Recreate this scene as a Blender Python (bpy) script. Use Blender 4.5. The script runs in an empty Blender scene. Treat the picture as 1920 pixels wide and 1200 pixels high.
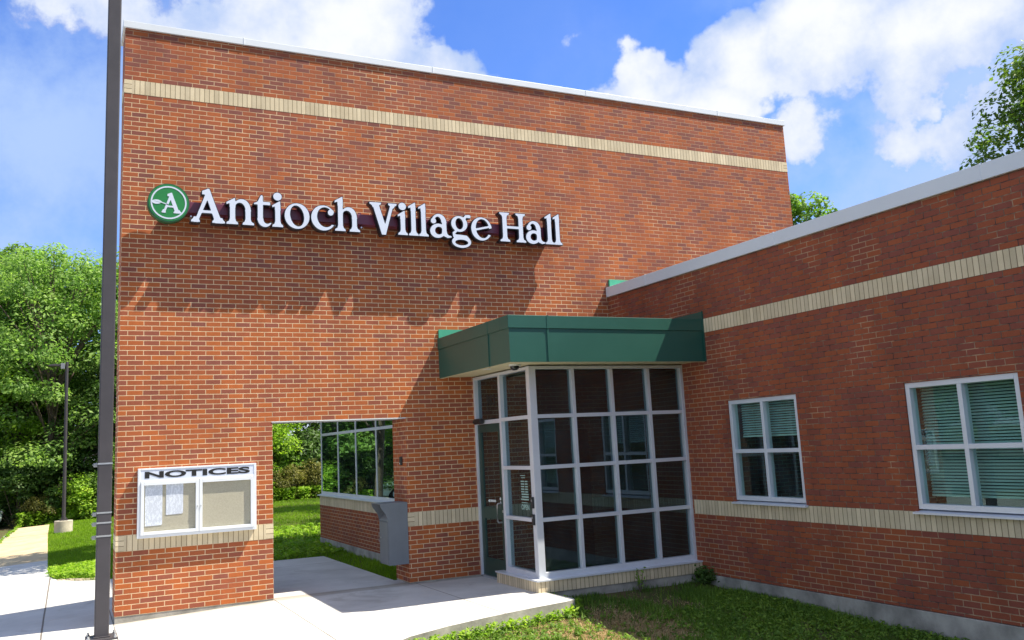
import bpy, bmesh, math, random
import numpy as np
from mathutils import Vector, Matrix
rad = math.radians
SC = bpy.context.scene
COL = SC.collection
rng = np.random.default_rng(7)
random.seed(7)

# ------------------------------------------------------------------ camera
cam_d = bpy.data.cameras.new("camera"); cam = bpy.data.objects.new("camera", cam_d); COL.objects.link(cam)
cam_d.sensor_width = 36; cam_d.lens = 31.067
cam_d.shift_x = 0.01395; cam_d.shift_y = -0.01306
cam_d.clip_end = 2000; cam_d.clip_start = 0.05
yaw, pit, rol = 0.45459, 0.155439, -0.0475838
fwd = Vector((math.sin(yaw)*math.cos(pit), math.cos(yaw)*math.cos(pit), math.sin(pit)))
rgt = Vector((math.cos(yaw), -math.sin(yaw), 0)); upv = rgt.cross(fwd)
R_ = math.cos(rol)*rgt + math.sin(rol)*upv
U_ = -math.sin(rol)*rgt + math.cos(rol)*upv
M = Matrix((R_, U_, -fwd)).transposed().to_4x4()
M.translation = Vector((-0.5877, -12.8651, 1.95305))
cam.matrix_world = M
SC.camera = cam

# ------------------------------------------------------------------ colour management
SC.view_settings.view_transform = 'Standard'
SC.view_settings.look = 'None'
SC.view_settings.exposure = 1.03
SC.view_settings.gamma = 1

# ------------------------------------------------------------------ node helper
class NT:
    def __init__(s, tree):
        s.t = tree; s.n = tree.nodes; s.l = tree.links
    def node(s, typ, ins=None, **kw):
        n = s.n.new(typ)
        for k, v in kw.items(): setattr(n, k, v)
        for k, v in (ins or {}).items(): s.put(n.inputs[k], v)
        return n
    def put(s, sock, v):
        if isinstance(v, bpy.types.NodeSocket): s.l.new(v, sock)
        elif isinstance(v, bpy.types.Node): s.l.new(v.outputs[0], sock)
        else:
            if sock.type == 'RGBA' and len(v) == 3: v = (*v, 1)
            sock.default_value = v
    def m(s, op, a, b=0.0, c=None):
        n = s.n.new('ShaderNodeMath'); n.operation = op
        s.put(n.inputs[0], a); s.put(n.inputs[1], b)
        if c is not None: s.put(n.inputs[2], c)
        return n.outputs[0]
    def ss(s, x, e0, e1):
        n = s.n.new('ShaderNodeMapRange'); n.interpolation_type = 'SMOOTHSTEP'
        s.put(n.inputs[0], x); s.put(n.inputs[1], e0); s.put(n.inputs[2], e1)
        return n.outputs[0]
    def mix(s, f, a, b, blend='MIX'):
        n = s.n.new('ShaderNodeMix'); n.data_type = 'RGBA'; n.blend_type = blend
        s.put(n.inputs[0], f); s.put(n.inputs[6], a); s.put(n.inputs[7], b)
        return n.outputs[2]
    def noise(s, vec, scale, detail=4, rough=.55, dist=0.0, dim='3D'):
        n = s.n.new('ShaderNodeTexNoise'); n.noise_dimensions = dim
        if vec is not None: s.put(n.inputs['Vector'], vec)
        s.put(n.inputs['Scale'], scale); s.put(n.inputs['Detail'], detail)
        s.put(n.inputs['Roughness'], rough); s.put(n.inputs['Distortion'], dist)
        return n.outputs[0]
    def ramp(s, f, stops, interp='LINEAR'):
        n = s.n.new('ShaderNodeValToRGB'); n.color_ramp.interpolation = interp
        e = n.color_ramp.elements
        while len(e) < len(stops): e.new(0.5)
        for i, (p, c) in enumerate(stops):
            e[i].position = p; e[i].color = (*c, 1)
        s.put(n.inputs[0], f); return n.outputs[0]

# ------------------------------------------------------------------ world: sky + clouds anchored to directions (azimuth / elevation)
SUN = Vector((0.565, -0.238, 1.0)).normalized()
el_s = math.asin(SUN.z); az_s = math.atan2(SUN.x, SUN.y)
w = bpy.data.worlds.new("World"); SC.world = w; w.use_nodes = True
T = NT(w.node_tree); T.n.clear()
tc = T.node('ShaderNodeTexCoord'); D = tc.outputs['Generated']
sky = T.node('ShaderNodeTexSky', sky_type='NISHITA', sun_disc=False)
sky.sun_elevation = el_s; sky.sun_rotation = az_s
sky.air_density = 1.0; sky.dust_density = 0.3; sky.ozone_density = 3.0; sky.altitude = 200
sep = T.node('ShaderNodeSeparateXYZ', {0: D})
az = T.m('MULTIPLY', T.m('ARCTAN2', sep.outputs[0], sep.outputs[1]), 180/math.pi)
el = T.m('MULTIPLY', T.m('ARCSINE', sep.outputs[2]), 180/math.pi)
nz = T.noise(D, 5.0, 8, .62)
nz2 = T.noise(D, 16.0, 6, .6)
nzw = T.node('ShaderNodeTexNoise', {'Vector': D, 'Scale': 9.0, 'Detail': 5.0})
sw = T.node('ShaderNodeSeparateXYZ', {0: nzw.outputs['Color']})
azd = T.m('ADD', az, T.m('MULTIPLY', T.m('SUBTRACT', sw.outputs[0], .5), 9.0))
eld = T.m('ADD', el, T.m('MULTIPLY', T.m('SUBTRACT', sw.outputs[1], .5), 9.0))
BLOBS = [  # az, el, r_az, r_el, weight
 (9.5, 25.0, 7, 4.5, .9), (17.5, 24.0, 7.5, 5.0, 1.0), (22, 22.0, 5.5, 3.6, 1.0), (13, 17.5, 10, 4.5, .8), (2.5, 26, 4, 4, .45),
 (-3, 17, 5, 5, .35), (36.0, 22.0, 4.2, 2.8, .9), (39.0, 20.0, 5, 3.4, 1.0), (43.5, 23.0, 4.5, 3.8, 1.0),
 (48.5, 23.8, 5.5, 4.8, 1.0), (54, 22.5, 5.5, 4.5, .86), (61, 21, 6.5, 5, .84), (52, 17.0, 7, 3, .42), (58, 14.5, 6, 3, .42), (31.5,24.3,1.6,1.4,.35),
 (20.0, 28.6, 4.0, 1.8, .7), (-2.5, 27, 6, 4.5, .50), (47, 18.5, 5, 3, .50), (57, 17, 8, 5, .54), (40.5, 15.5, 4, 2, .42)]
tot = None
for a, e_, ra, re_, wt in BLOBS:
    dx = T.m('DIVIDE', T.m('SUBTRACT', azd, a), ra); dy = T.m('DIVIDE', T.m('SUBTRACT', eld, e_), re_)
    d2 = T.m('ADD', T.m('MULTIPLY', dx, dx), T.m('MULTIPLY', dy, dy))
    g = T.m('MULTIPLY', T.m('EXPONENT', T.m('MULTIPLY', d2, -1.0)), wt)
    tot = g if tot is None else T.m('MAXIMUM', tot, g)
inside = T.ss(T.m('ABSOLUTE', T.m('SUBTRACT', az, 29.0)), 42.0, 52.0)     # beyond the photographed part: ordinary broken cloud
rest = T.m('MULTIPLY', inside, .52)
dens = T.m('ADD', T.m('MAXIMUM', tot, rest), T.m('MULTIPLY', T.m('SUBTRACT', nz, .5), .95))
dens = T.m('ADD', dens, T.m('MULTIPLY', T.m('SUBTRACT', nz2, .5), .42))
dens = T.m('ADD', dens, T.m('MULTIPLY', T.m('SUBTRACT', T.noise(D, 42.0, 5, .62), .5), .16))
mask0 = T.ss(dens, .37, .53)
wisp = T.m('MAXIMUM', T.ss(az, 14.0, -2.0), T.m('MULTIPLY', T.ss(az, 38.0, 47.0), T.ss(az, 75.0, 66.0)))
thin = T.m('MULTIPLY', T.ss(T.noise(D, 4.2, 7, .62), .28, .62), T.m('ADD', .10, T.m('MULTIPLY', wisp, .82)))
lowh = T.m('MULTIPLY', T.ss(el, 24.0, 2.0), .22)
thin = T.m('MAXIMUM', thin, lowh)
mask = T.m('MAXIMUM', mask0, thin)
thin0 = T.m('SUBTRACT', thin, mask0)
shade = T.ss(T.m('ADD', T.m('MULTIPLY', T.noise(D, 7.0, 6, .6), .8), T.m('MULTIPLY', dens, .35)), .42, .80)
ccol = T.mix(shade, (0.40, 0.54, 0.86), (.90, .92, .96))
ccol = T.mix(T.ss(thin0, .0, .25), ccol, (.44, .60, .92))
hsv = T.node('ShaderNodeHueSaturation', {'Saturation': 1.22, 'Value': 1.0, 'Color': sky.outputs[0]})
skyc = T.mix(1.0, hsv.outputs[0], (.80, .80, 1.10), 'MULTIPLY')
bg1 = T.node('ShaderNodeBackground', {'Color': skyc, 'Strength': 0.108})
bg2 = T.node('ShaderNodeBackground', {'Color': ccol, 'Strength': 0.54})
mx = T.node('ShaderNodeMixShader', {0: mask, 1: bg1.outputs[0], 2: bg2.outputs[0]})
T.node('ShaderNodeOutputWorld', {0: mx.outputs[0]})

sun_d = bpy.data.lights.new("sun", 'SUN'); sun = bpy.data.objects.new("sun", sun_d); COL.objects.link(sun)
sun_d.energy = 5.0; sun_d.angle = rad(0.5); sun_d.color = (1.0, 0.91, 0.76)
sun.rotation_euler = (-SUN).to_track_quat('-Z', 'Y').to_euler(); sun.location = (10, -10, 30)

# ------------------------------------------------------------------ materials
MATS = {}
def newmat(name):
    m = bpy.data.materials.new(name); m.use_nodes = True
    t = NT(m.node_tree); t.n.clear(); MATS[name] = m
    return m, t
def out(t, sh): t.node('ShaderNodeOutputMaterial', {0: sh})
def bsdf(t, col, rough=.6, metal=0.0, normal=None, spec=.5, **kw):
    p = t.node('ShaderNodeBsdfPrincipled')
    t.put(p.inputs['Base Color'], col); t.put(p.inputs['Roughness'], rough); t.put(p.inputs['Metallic'], metal)
    t.put(p.inputs['Specular IOR Level'], spec)
    if normal is not None: t.put(p.inputs['Normal'], normal)
    for k, v in kw.items(): t.put(p.inputs[k], v)
    return p.outputs[0]
def bump(t, h, strength=.5, dist=.01):
    return t.node('ShaderNodeBump', {'Height': h, 'Strength': strength, 'Distance': dist}).outputs[0]

CO = 0.0677333; BR = 0.2032
def wall_uv(t):
    tc = t.node('ShaderNodeTexCoord'); g = t.node('ShaderNodeNewGeometry')
    s = t.node('ShaderNodeSeparateXYZ', {0: tc.outputs['Object']}); n = t.node('ShaderNodeSeparateXYZ', {0: g.outputs['True Normal']})
    isx = t.m('GREATER_THAN', t.m('ABSOLUTE', n.outputs[0]), .6)
    u = t.m('ADD', t.m('MULTIPLY', s.outputs[1], isx), t.m('MULTIPLY', s.outputs[0], t.m('SUBTRACT', 1.0, isx)))
    return tc.outputs['Object'], u, s.outputs[2]
def brick_mat(name, mort=(.62, .50, .32), mort2=(.62, .50, .32), lo=.5, hi=.6, gain=1.0, spread=1.0, base=0.0, tint=(1, 1, 1)):
    m, t = newmat(name)
    P, u, v = wall_uv(t)
    wob = t.noise(P, 28, 2)
    v = t.m('ADD', v, t.m('MULTIPLY', t.m('SUBTRACT', wob, .5), .004))
    u = t.m('ADD', u, t.m('MULTIPLY', t.m('SUBTRACT', t.noise(P, 23, 2), .5), .005))
    vv = t.m('DIVIDE', v, CO); row = t.m('FLOOR', vv)
    fv = t.m('MULTIPLY', t.m('FRACT', vv), CO)
    even = t.m('SUBTRACT', 1.0, t.m('FLOORED_MODULO', row, 2.0))
    uu = t.m('ADD', t.m('DIVIDE', u, BR), t.m('MULTIPLY', even, .5)); colm = t.m('FLOOR', uu)
    fu = t.m('MULTIPLY', t.m('FRACT', uu), BR)
    d = t.m('MINIMUM', t.m('MINIMUM', fu, t.m('SUBTRACT', BR, fu)), t.m('MINIMUM', fv, t.m('SUBTRACT', CO, fv)))
    msk = t.ss(t.m('ADD', d, t.m('MULTIPLY', t.m('SUBTRACT', t.noise(P, 90, 2), .5), .002)), .0034, .0060)
    cid = t.node('ShaderNodeCombineXYZ', {0: colm, 1: row})
    wn = t.node('ShaderNodeTexWhiteNoise', {'Vector': cid.outputs[0]}, noise_dimensions='2D')
    big = t.noise(P, .55, 3, .6)
    r = t.m('ADD', t.m('ADD', t.m('MULTIPLY', wn.outputs[0], spread), base), t.m('MULTIPLY', t.m('SUBTRACT', big, .5), .32))
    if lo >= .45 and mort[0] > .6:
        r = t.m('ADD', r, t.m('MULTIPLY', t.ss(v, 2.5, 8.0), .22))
    k = gain
    bc = t.ramp(r, [(0, (.47*k, .122*k, .033*k)), (.3, (.40*k, .104*k, .036*k)), (.6, (.34*k, .090*k, .042*k)), (.85, (.285*k, .083*k, .052*k)), (1.0, (.225*k, .074*k, .058*k))])
    grain = t.noise(P, 160, 3, .7)
    bc = t.mix(1.0, bc, tint, 'MULTIPLY')
    bc = t.mix(.35, bc, t.mix(1.0, bc, t.ramp(grain, [(.3, (.5, .5, .5)), (.7, (1.35, 1.3, 1.3))]), 'MULTIPLY'))
    st = t.noise(P, 1.1, 5, .65)
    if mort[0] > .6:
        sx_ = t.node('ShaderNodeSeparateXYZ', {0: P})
        st = t.m('ADD', t.m('SUBTRACT', st, .06), t.m('MULTIPLY', t.m('ADD', t.ss(v, 4.0, 7.6), t.ss(sx_.outputs[0], 3.0, 10.0)), .16))  # joint shade painted into the mortar: darker upward and to the right
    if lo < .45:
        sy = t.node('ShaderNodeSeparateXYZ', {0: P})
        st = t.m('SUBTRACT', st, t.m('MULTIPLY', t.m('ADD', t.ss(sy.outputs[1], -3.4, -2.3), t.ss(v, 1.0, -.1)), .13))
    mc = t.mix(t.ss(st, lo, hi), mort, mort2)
    mc = t.mix(t.ramp(t.noise(P, 12, 3), [(.35, (0, 0, 0)), (.75, (.5, .5, .5))]), mc, (.42, .32, .20))
    dirt = t.ramp(t.noise(t.node('ShaderNodeMapping', {'Vector': P, 'Scale': (1.3, 1.3, .35)}).outputs[0], 1.6, 5, .65), [(.28, (.80, .79, .78)), (.60, (1.04, 1.03, 1.03))])
    c = t.mix(1.0, t.mix(msk, mc, bc), dirt, 'MULTIPLY')
    h = t.m('ADD', msk, t.m('MULTIPLY', grain, .22))
    h = t.m('ADD', h, t.m('MULTIPLY', wn.outputs[0], .12))
    out(t, bsdf(t, c, .82, normal=bump(t, h, .55, .006), spec=.3))
    return m
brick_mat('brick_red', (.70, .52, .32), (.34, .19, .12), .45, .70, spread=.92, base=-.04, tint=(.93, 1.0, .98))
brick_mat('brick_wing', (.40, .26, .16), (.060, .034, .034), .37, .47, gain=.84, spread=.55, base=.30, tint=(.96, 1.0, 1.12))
brick_mat('brick_rear', (.50, .38, .25), (.36, .25, .17), .45, .6, gain=.75, spread=.6, base=.25)

def soldier_mat(name, vertical=True, col=(.66, .565, .39), z0=0.0):
    m, t = newmat(name)
    P, u, v = wall_uv(t)
    a = u if vertical else v
    q = t.m('DIVIDE', t.m('ADD', a, t.m('MULTIPLY', t.m('SUBTRACT', t.noise(P, 20, 2), .5), .003)), CO)
    f = t.m('MULTIPLY', t.m('FRACT', q), CO); idx = t.m('FLOOR', q)
    d = t.m('MINIMUM', f, t.m('SUBTRACT', CO, f))
    msk = t.ss(d, .0028, .0058)
    wn = t.node('ShaderNodeTexWhiteNoise', {'W': idx}, noise_dimensions='1D')
    base = t.ramp(wn.outputs[0], [(0, tuple(c*.86 for c in col)), (1, tuple(c*1.12 for c in col))])
    gr = t.noise(P, 120, 3, .7)
    base = t.mix(.3, base, t.mix(1.0, base, t.ramp(gr, [(.3, (.7,)*3), (.7, (1.2,)*3)]), 'MULTIPLY'))
    drt = t.ramp(t.noise(P, 2.3, 5, .65), [(.3, (.82, .80, .76)), (.65, (1.0,)*3)])
    c = t.mix(1.0, t.mix(msk, (.24, .185, .115), base), drt, 'MULTIPLY')
    out(t, bsdf(t, c, .8, normal=bump(t, t.m('ADD', msk, t.m('MULTIPLY', gr, .2)), .5, .005), spec=.3))
soldier_mat('buff_soldier'); soldier_mat('buff_stack', False)

def simple(name, col, rough=.5, metal=0.0, var=.08, scale=6, bs=.0, bscale=80, spec=.5, **kw):
    m, t = newmat(name)
    tc = t.node('ShaderNodeTexCoord'); P = tc.outputs['Object']
    nse = t.noise(P, scale, 5, .6)
    c = t.ramp(nse, [(.3, tuple(x*(1-var) for x in col)), (.7, tuple(min(1, x*(1+var)) for x in col))])
    nrm = bump(t, t.noise(P, bscale, 3), bs, .004) if bs > 0 else None
    rr = t.m('ADD', rough-.05, t.m('MULTIPLY', nse, .1))
    out(t, bsdf(t, c, rr, metal, nrm, spec, **kw))
    return m
simple('coping_metal', (.66, .71, .76), .42, .0, .05, 1.2, .05, 3)
simple('aluminium', (.66, .70, .76), .36, .25, .05, 3)
simple('aluminium_dull', (.42, .45, .48), .4, .5, .06, 3)
simple('green_metal', (.018, .092, .070), .38, .0, .07, 1.4, .10, 2.2)
simple('green_bright', (.06, .33, .20), .35, .0, .07, 3)
simple('soffit_cream', (.62, .56, .36), .6, 0, .05, 3)
simple('door_green', (.020, .060, .050), .35, .0, .08, 3)
simple('black_plastic', (.018, .018, .02), .4)
simple('dark_gap', (.01, .01, .01), .9)
simple('pole_bronze', (.050, .046, .052), .48, .0, .10, 4, .08, 120)
simple('steel_strap', (.52, .54, .56), .32, .8, .06, 20)
simple('cabinet_white', (.74, .78, .82), .35, .15, .03, 4)
simple('cork', (.44, .40, .31), .8, 0, .10, 60, .3, 200)
simple('box_grey', (.165, .185, .205), .5, .1, .07, 4, .06, 150)
simple('chute_metal', (.34, .35, .36), .35, .6, .06, 9)
simple('letter_white', (.60, .66, .78), .30, .0, .02, 3, spec=.6)
simple('letter_black', (.012, .012, .018), .35)
simple('raceway_maroon', (.15, .028, .060), .4, 0, .08, 5)
simple('logo_green', (.014, .20, .045), .35, 0, .04, 5)
simple('logo_rim', (.010, .10, .035), .35)
simple('ink_black', (.01, .01, .01), .5)
simple('white_decal', (.75, .82, .80), .5)
simple('dim_decal', (.30, .46, .42), .5)
simple('number_decal', (.010, .012, .014), .5)
simple('concrete_raw', (.29, .28, .25), .85, 0, .48, 2.6, .6, 40)
simple('concrete_pale', (.46, .42, .33), .85, 0, .25, 5, .4, 50)
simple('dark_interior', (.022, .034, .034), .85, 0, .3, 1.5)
simple('interior_white', (.20, .25, .24), .8, 0, .1, 2)
simple('blind_slat', (.42, .50, .47), .55, 0, .05, 2)
simple('blind_green', (.36, .50, .46), .55, 0, .05, 2)
simple('asphalt', (.055, .055, .058), .9, 0, .2, 2, .4, 90)
simple('bark', (.11, .085, .06), .9, 0, .35, 9, .6, 30)
simple('roofing', (.12, .12, .12), .9, 0, .2, 2)
simple('car_white', (.60, .72, .66), .25, .2, .02, 2, **{'Coat Weight': .6})
simple('car_blue', (.02, .04, .10), .25, .3, .02, 2, **{'Coat Weight': .6})
simple('car_glass', (.01, .013, .015), .06)
simple('rubber', (.02, .02, .02), .8)
simple('lamp_lens', (.75, .75, .70), .3)
simple('straw', (.42, .28, .12), .85, 0, .3, 14)
simple('stone_chip', (.40, .34, .25), .9, 0, .35, 9, .3, 60)

def glass_mat(name, tint, base, rough=.0, wavy=.02, k=1.5, gc=(.86, .95, .93), film=.0):
    m, t = newmat(name)
    tc = t.node('ShaderNodeTexCoord'); P = tc.outputs['Object']
    nrm = bump(t, t.noise(P, 1.3, 2), wavy, .05)
    tr = t.node('ShaderNodeBsdfTransparent', {0: (*tint, 1)})
    gl = t.node('ShaderNodeBsdfGlossy', {'Color': (*gc, 1), 'Roughness': rough, 'Normal': nrm})
    fr = t.node('ShaderNodeFresnel', {'IOR': 1.5, 'Normal': nrm})
    gbf = t.node('ShaderNodeNewGeometry').outputs['Backfacing']   # only the outer skin mirrors (the inner one would reflect totally)
    f = t.m('MULTIPLY', t.m('MINIMUM', t.m('ADD', t.m('MULTIPLY', fr.outputs[0], k*1.5), base), 1.0), t.m('SUBTRACT', 1.0, gbf))
    mxs = t.node('ShaderNodeMixShader', {0: f, 1: tr.outputs[0], 2: gl.outputs[0]}).outputs[0]
    if film:
        df = t.node('ShaderNodeBsdfDiffuse', {0: (.30, .42, .44, 1)})
        ff = t.m('MULTIPLY', t.m('MULTIPLY', t.ss(t.noise(P, 2.2, 5, .7), .2, .8), film), t.m('SUBTRACT', 1.0, gbf))
        mxs = t.node('ShaderNodeMixShader', {0: ff, 1: mxs, 2: df.outputs[0]}).outputs[0]
    out(t, mxs)
glass_mat('glass_tinted', (.40, .55, .53), .08, k=1.15, gc=(.58, .74, .84), film=.065)
glass_mat('glass_green', (.88, .98, .95), .02, k=1.0, gc=(.58, .82, .80), film=.06)
glass_mat('glass_clear', (.97, .98, .98), .015, k=.12)
glass_mat('glass_mirror', (.45, .60, .56), .32, wavy=.03, gc=(.48, .66, .62), film=.03)

def paper_mat():
    m, t = newmat('paper')
    tc = t.node('ShaderNodeTexCoord'); s = t.node('ShaderNodeSeparateXYZ', {0: tc.outputs['Object']})
    f = t.m('FRACT', t.m('DIVIDE', s.outputs[2], .0125))
    ln = t.m('LESS_THAN', f, .42)
    br = t.m('GREATER_THAN', t.noise(t.node('ShaderNodeMapping', {'Vector': tc.outputs['Object'], 'Scale': (22, 1, 9)}).outputs[0], 2.2, 2), .47)
    k = t.m('MULTIPLY', t.m('MULTIPLY', ln, br), .6)
    out(t, bsdf(t, t.mix(k, (.74, .77, .86), (.22, .25, .34)), .6))
paper_mat()

def slab_mat():
    m, t = newmat('concrete_slab')
    tc = t.node('ShaderNodeTexCoord'); P = tc.outputs['Object']; s = t.node('ShaderNodeSeparateXYZ', {0: P})
    x, y = s.outputs[0], s.outputs[1]
    c = t.ramp(t.noise(P, 1.1, 6, .6), [(.3, (.42, .42, .41)), (.7, (.58, .58, .565))])
    # brushed streaks, rust coloured scuffs and footprints
    stv = t.node('ShaderNodeMapping', {'Vector': P, 'Rotation': (0, 0, .4), 'Scale': (.6, 5, 1)}).outputs[0]
    c = t.mix(t.m('MULTIPLY', t.ss(t.noise(stv, 1.5, 5, .65), .56, .76), .35), c, (.48, .40, .30))
    c = t.mix(t.m('MULTIPLY', t.ss(t.noise(P, 7, 6, .7), .60, .72), .25), c, (.36, .32, .26))
    # the older far stretch of the path is yellow-brown
    old = t.m('MULTIPLY', t.ss(t.m('ADD', y, t.m('MULTIPLY', t.noise(P, 1, 2), .1)), 10.35, 10.4), t.ss(x, -.0, -.1))
    c = t.mix(old, c, t.ramp(t.noise(P, 2.5, 5, .7), [(.3, (.42, .32, .19)), (.7, (.60, .49, .32))]))
    # joints
    def joint(coord, pos, wdt=.009):
        return t.m('SUBTRACT', 1.0, t.ss(t.m('ABSOLUTE', t.m('SUBTRACT', t.m('ADD', coord, t.m('MULTIPLY', t.noise(P, 2, 2), .01)), pos)), wdt*.4, wdt))
    j = joint(x, -.83, .016)
    def lim(k, a): return t.m('MULTIPLY', k, a)
    for p in (-.0, 2.05, 4.14):
        j = t.m('MAXIMUM', j, t.m('MULTIPLY', joint(x, p), t.m('LESS_THAN', y, .1) if p > 1 else 1.0))
    j = t.m('MAXIMUM', j, t.m('MULTIPLY', joint(y, .11), t.m('GREATER_THAN', x, 0.0)))
    for p in (-3.95, 3.6, 13.2, 16.3, 19.4, 22.5): j = t.m('MAXIMUM', j, joint(y, p))
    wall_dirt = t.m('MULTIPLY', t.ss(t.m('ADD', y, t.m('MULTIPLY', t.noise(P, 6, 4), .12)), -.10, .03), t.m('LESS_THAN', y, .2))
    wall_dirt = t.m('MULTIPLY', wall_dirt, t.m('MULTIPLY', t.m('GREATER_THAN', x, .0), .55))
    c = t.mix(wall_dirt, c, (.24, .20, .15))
    blotch = t.ss(t.noise(P, .9, 7, .72, .6), .54, .66)
    c = t.mix(t.m('MULTIPLY', blotch, .40), c, (.26, .24, .21))
    c = t.mix(t.m('MULTIPLY', j, .88), c, (.12, .10, .08))
    g = t.noise(P, 130, 3, .7)
    h = t.m('SUBTRACT', t.m('MULTIPLY', g, .15), j)
    out(t, bsdf(t, c, .88, normal=bump(t, h, .4, .006), spec=.25))
slab_mat()

def ground_mat():
    m, t = newmat('soil_and_turf')
    tc = t.node('ShaderNodeTexCoord'); P = tc.outputs['Object']
    c = t.ramp(t.noise(P, 1.4, 7, .7), [(.30, (.15, .10, .06)), (.47, (.11, .085, .045)), (.60, (.08, .10, .03)), (.8, (.09, .15, .03))])
    c = t.mix(t.m('MULTIPLY', t.ss(t.noise(P, 30, 4, .7), .4, .7), .5), c, (.07, .085, .03))
    out(t, bsdf(t, c, .95, normal=bump(t, t.noise(P, 25, 5, .7), .8, .04), spec=.15))
ground_mat()

def leaf_mat(name, c0, c1, c2, trans=.35):
    m, t = newmat(name)
    at = t.node('ShaderNodeAttribute', attribute_name='tone')
    c = t.ramp(at.outputs['Fac'], [(0, c0), (.5, c1), (1, c2)])
    p = t.node('ShaderNodeBsdfPrincipled', {'Base Color': c, 'Roughness': .55, 'Specular IOR Level': .35})
    tr = t.node('ShaderNodeBsdfTranslucent', {0: t.mix(.5, c, t.mix(1.0, c, (1.2, 1.5, .5), 'MULTIPLY'))})
    out(t, t.node('ShaderNodeMixShader', {0: trans, 1: p.outputs[0], 2: tr.outputs[0]}).outputs[0])
leaf_mat('leaf_mid', (.075, .145, .022), (.155, .285, .035), (.29, .44, .065), .5)
leaf_mat('leaf_pale', (.105, .21, .045), (.22, .37, .08), (.38, .54, .13), .5)
leaf_mat('leaf_bright', (.12, .22, .014), (.24, .42, .026), (.42, .58, .05), .5)
leaf_mat('leaf_dark', (.045, .095, .022), (.085, .165, .030), (.15, .26, .045), .42)
leaf_mat('leaf_olive', (.08, .085, .020), (.17, .17, .035), (.32, .28, .07), .4)
leaf_mat('leaf_deep', (.05, .10, .020), (.11, .20, .028), (.24, .34, .045), .40)
leaf_mat('grass_blade', (.055, .115, .020), (.125, .24, .028), (.25, .38, .045), .45)
leaf_mat('grass_lawn', (.09, .18, .010), (.19, .34, .014), (.32, .50, .022), .5)
leaf_mat('straw_blade', (.30, .20, .09), (.45, .32, .16), (.60, .46, .25), .2)

# ------------------------------------------------------------------ object helpers
def tag(o, label=None, cat=None, group=None, kind=None):
    if label: o['label'] = label
    if cat: o['category'] = cat
    if group: o['group'] = group
    if kind: o['kind'] = kind
    return o
def empty(name, loc, label, cat, group=None):
    o = bpy.data.objects.new(name, None); COL.objects.link(o); o.location = loc; o.empty_display_size = .2
    return tag(o, label, cat, group)
def adopt(o, parent):
    if parent is not None:
        o.parent = parent; o.matrix_parent_inverse = wm(parent).inverted()
def wm(o):
    m = o.matrix_local if o.parent is None else None
    if o.parent is None:
        return Matrix.LocRotScale(o.location, o.rotation_euler, o.scale)
    return wm(o.parent) @ o.matrix_parent_inverse @ Matrix.LocRotScale(o.location, o.rotation_euler, o.scale)
class MB:
    def __init__(s): s.v = []; s.f = []; s.mi = []; s.cur = 0
    def box(s, a, b):
        x0, x1 = sorted((a[0], b[0])); y0, y1 = sorted((a[1], b[1])); z0, z1 = sorted((a[2], b[2]))
        i = len(s.v)
        s.v += [(x0,y0,z0),(x1,y0,z0),(x1,y1,z0),(x0,y1,z0),(x0,y0,z1),(x1,y0,z1),(x1,y1,z1),(x0,y1,z1)]
        s._f([(0,3,2,1),(4,5,6,7),(0,1,5,4),(1,2,6,5),(2,3,7,6),(3,0,4,7)], i); return s
    def _f(s, fs, i):
        for f in fs: s.f.append(tuple(i+k for k in f)); s.mi.append(s.cur)
    def prism(s, pts, axis, a, b):
        """extrude a 2D outline along axis ('x','y','z') from a to b"""
        n = len(pts); i = len(s.v)
        def mk(p, h):
            return {'x': (h, p[0], p[1]), 'y': (p[0], h, p[1]), 'z': (p[0], p[1], h)}[axis]
        s.v += [mk(p, a) for p in pts] + [mk(p, b) for p in pts]
        s._f([tuple(range(n)), tuple(range(2*n-1, n-1, -1))], i)
        s._f([(k, n+k, n+(k+1) % n, (k+1) % n) for k in range(n)], i); return s
    def tube(s, pts, rs, n=8, cap=True):
        pts = [Vector(p) for p in pts]
        if not hasattr(rs, '__len__'): rs = [rs]*len(pts)
        i = len(s.v); prev = None
        for k, p in enumerate(pts):
            d = (pts[min(k+1, len(pts)-1)] - pts[max(k-1, 0)]).normalized()
            a = Vector((0,0,1)) if abs(d.z) < .9 else Vector((1,0,0))
            if prev is not None: a = prev
            x = d.cross(a).normalized(); y = d.cross(x); prev = x.cross(d) * 1.0
            prev = a
            for j in range(n):
                q = p + (x*math.cos(2*math.pi*j/n) + y*math.sin(2*math.pi*j/n))*rs[k]
                s.v.append(tuple(q))
        for k in range(len(pts)-1):
            s._f([(k*n+j, k*n+(j+1) % n, (k+1)*n+(j+1) % n, (k+1)*n+j) for j in range(n)], i)
        if cap:
            s._f([tuple(range(n-1, -1, -1)), tuple((len(pts)-1)*n+j for j in range(n))], i)
        return s
    def build(s, name, mats, parent=None, smooth=False, bevel=0.0):
        me = bpy.data.meshes.new(name); me.from_pydata(s.v, [], s.f)
        if isinstance(mats, str): mats = [mats]
        for m in mats: me.materials.append(MATS[m])
        me.polygons.foreach_set('material_index', s.mi)
        bm = bmesh.new(); bm.from_mesh(me); bmesh.ops.recalc_face_normals(bm, faces=bm.faces)
        if smooth:
            for f in bm.faces: f.smooth = True
            for e in bm.edges:
                if len(e.link_faces) == 2 and e.calc_face_angle() > rad(40): e.smooth = False
        bm.to_mesh(me); bm.free()
        o = bpy.data.objects.new(name, me); COL.objects.link(o)
        if bevel > 0:
            b = o.modifiers.new('bevel', 'BEVEL'); b.width = bevel; b.segments = 2; b.limit_method = 'ANGLE'
        adopt(o, parent); return o
def dup_tree(o, parent=None):
    c = o.copy(); COL.objects.link(c)
    if parent is not None: c.parent = parent
    for ch in o.children: dup_tree(ch, c)
    return c

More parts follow.
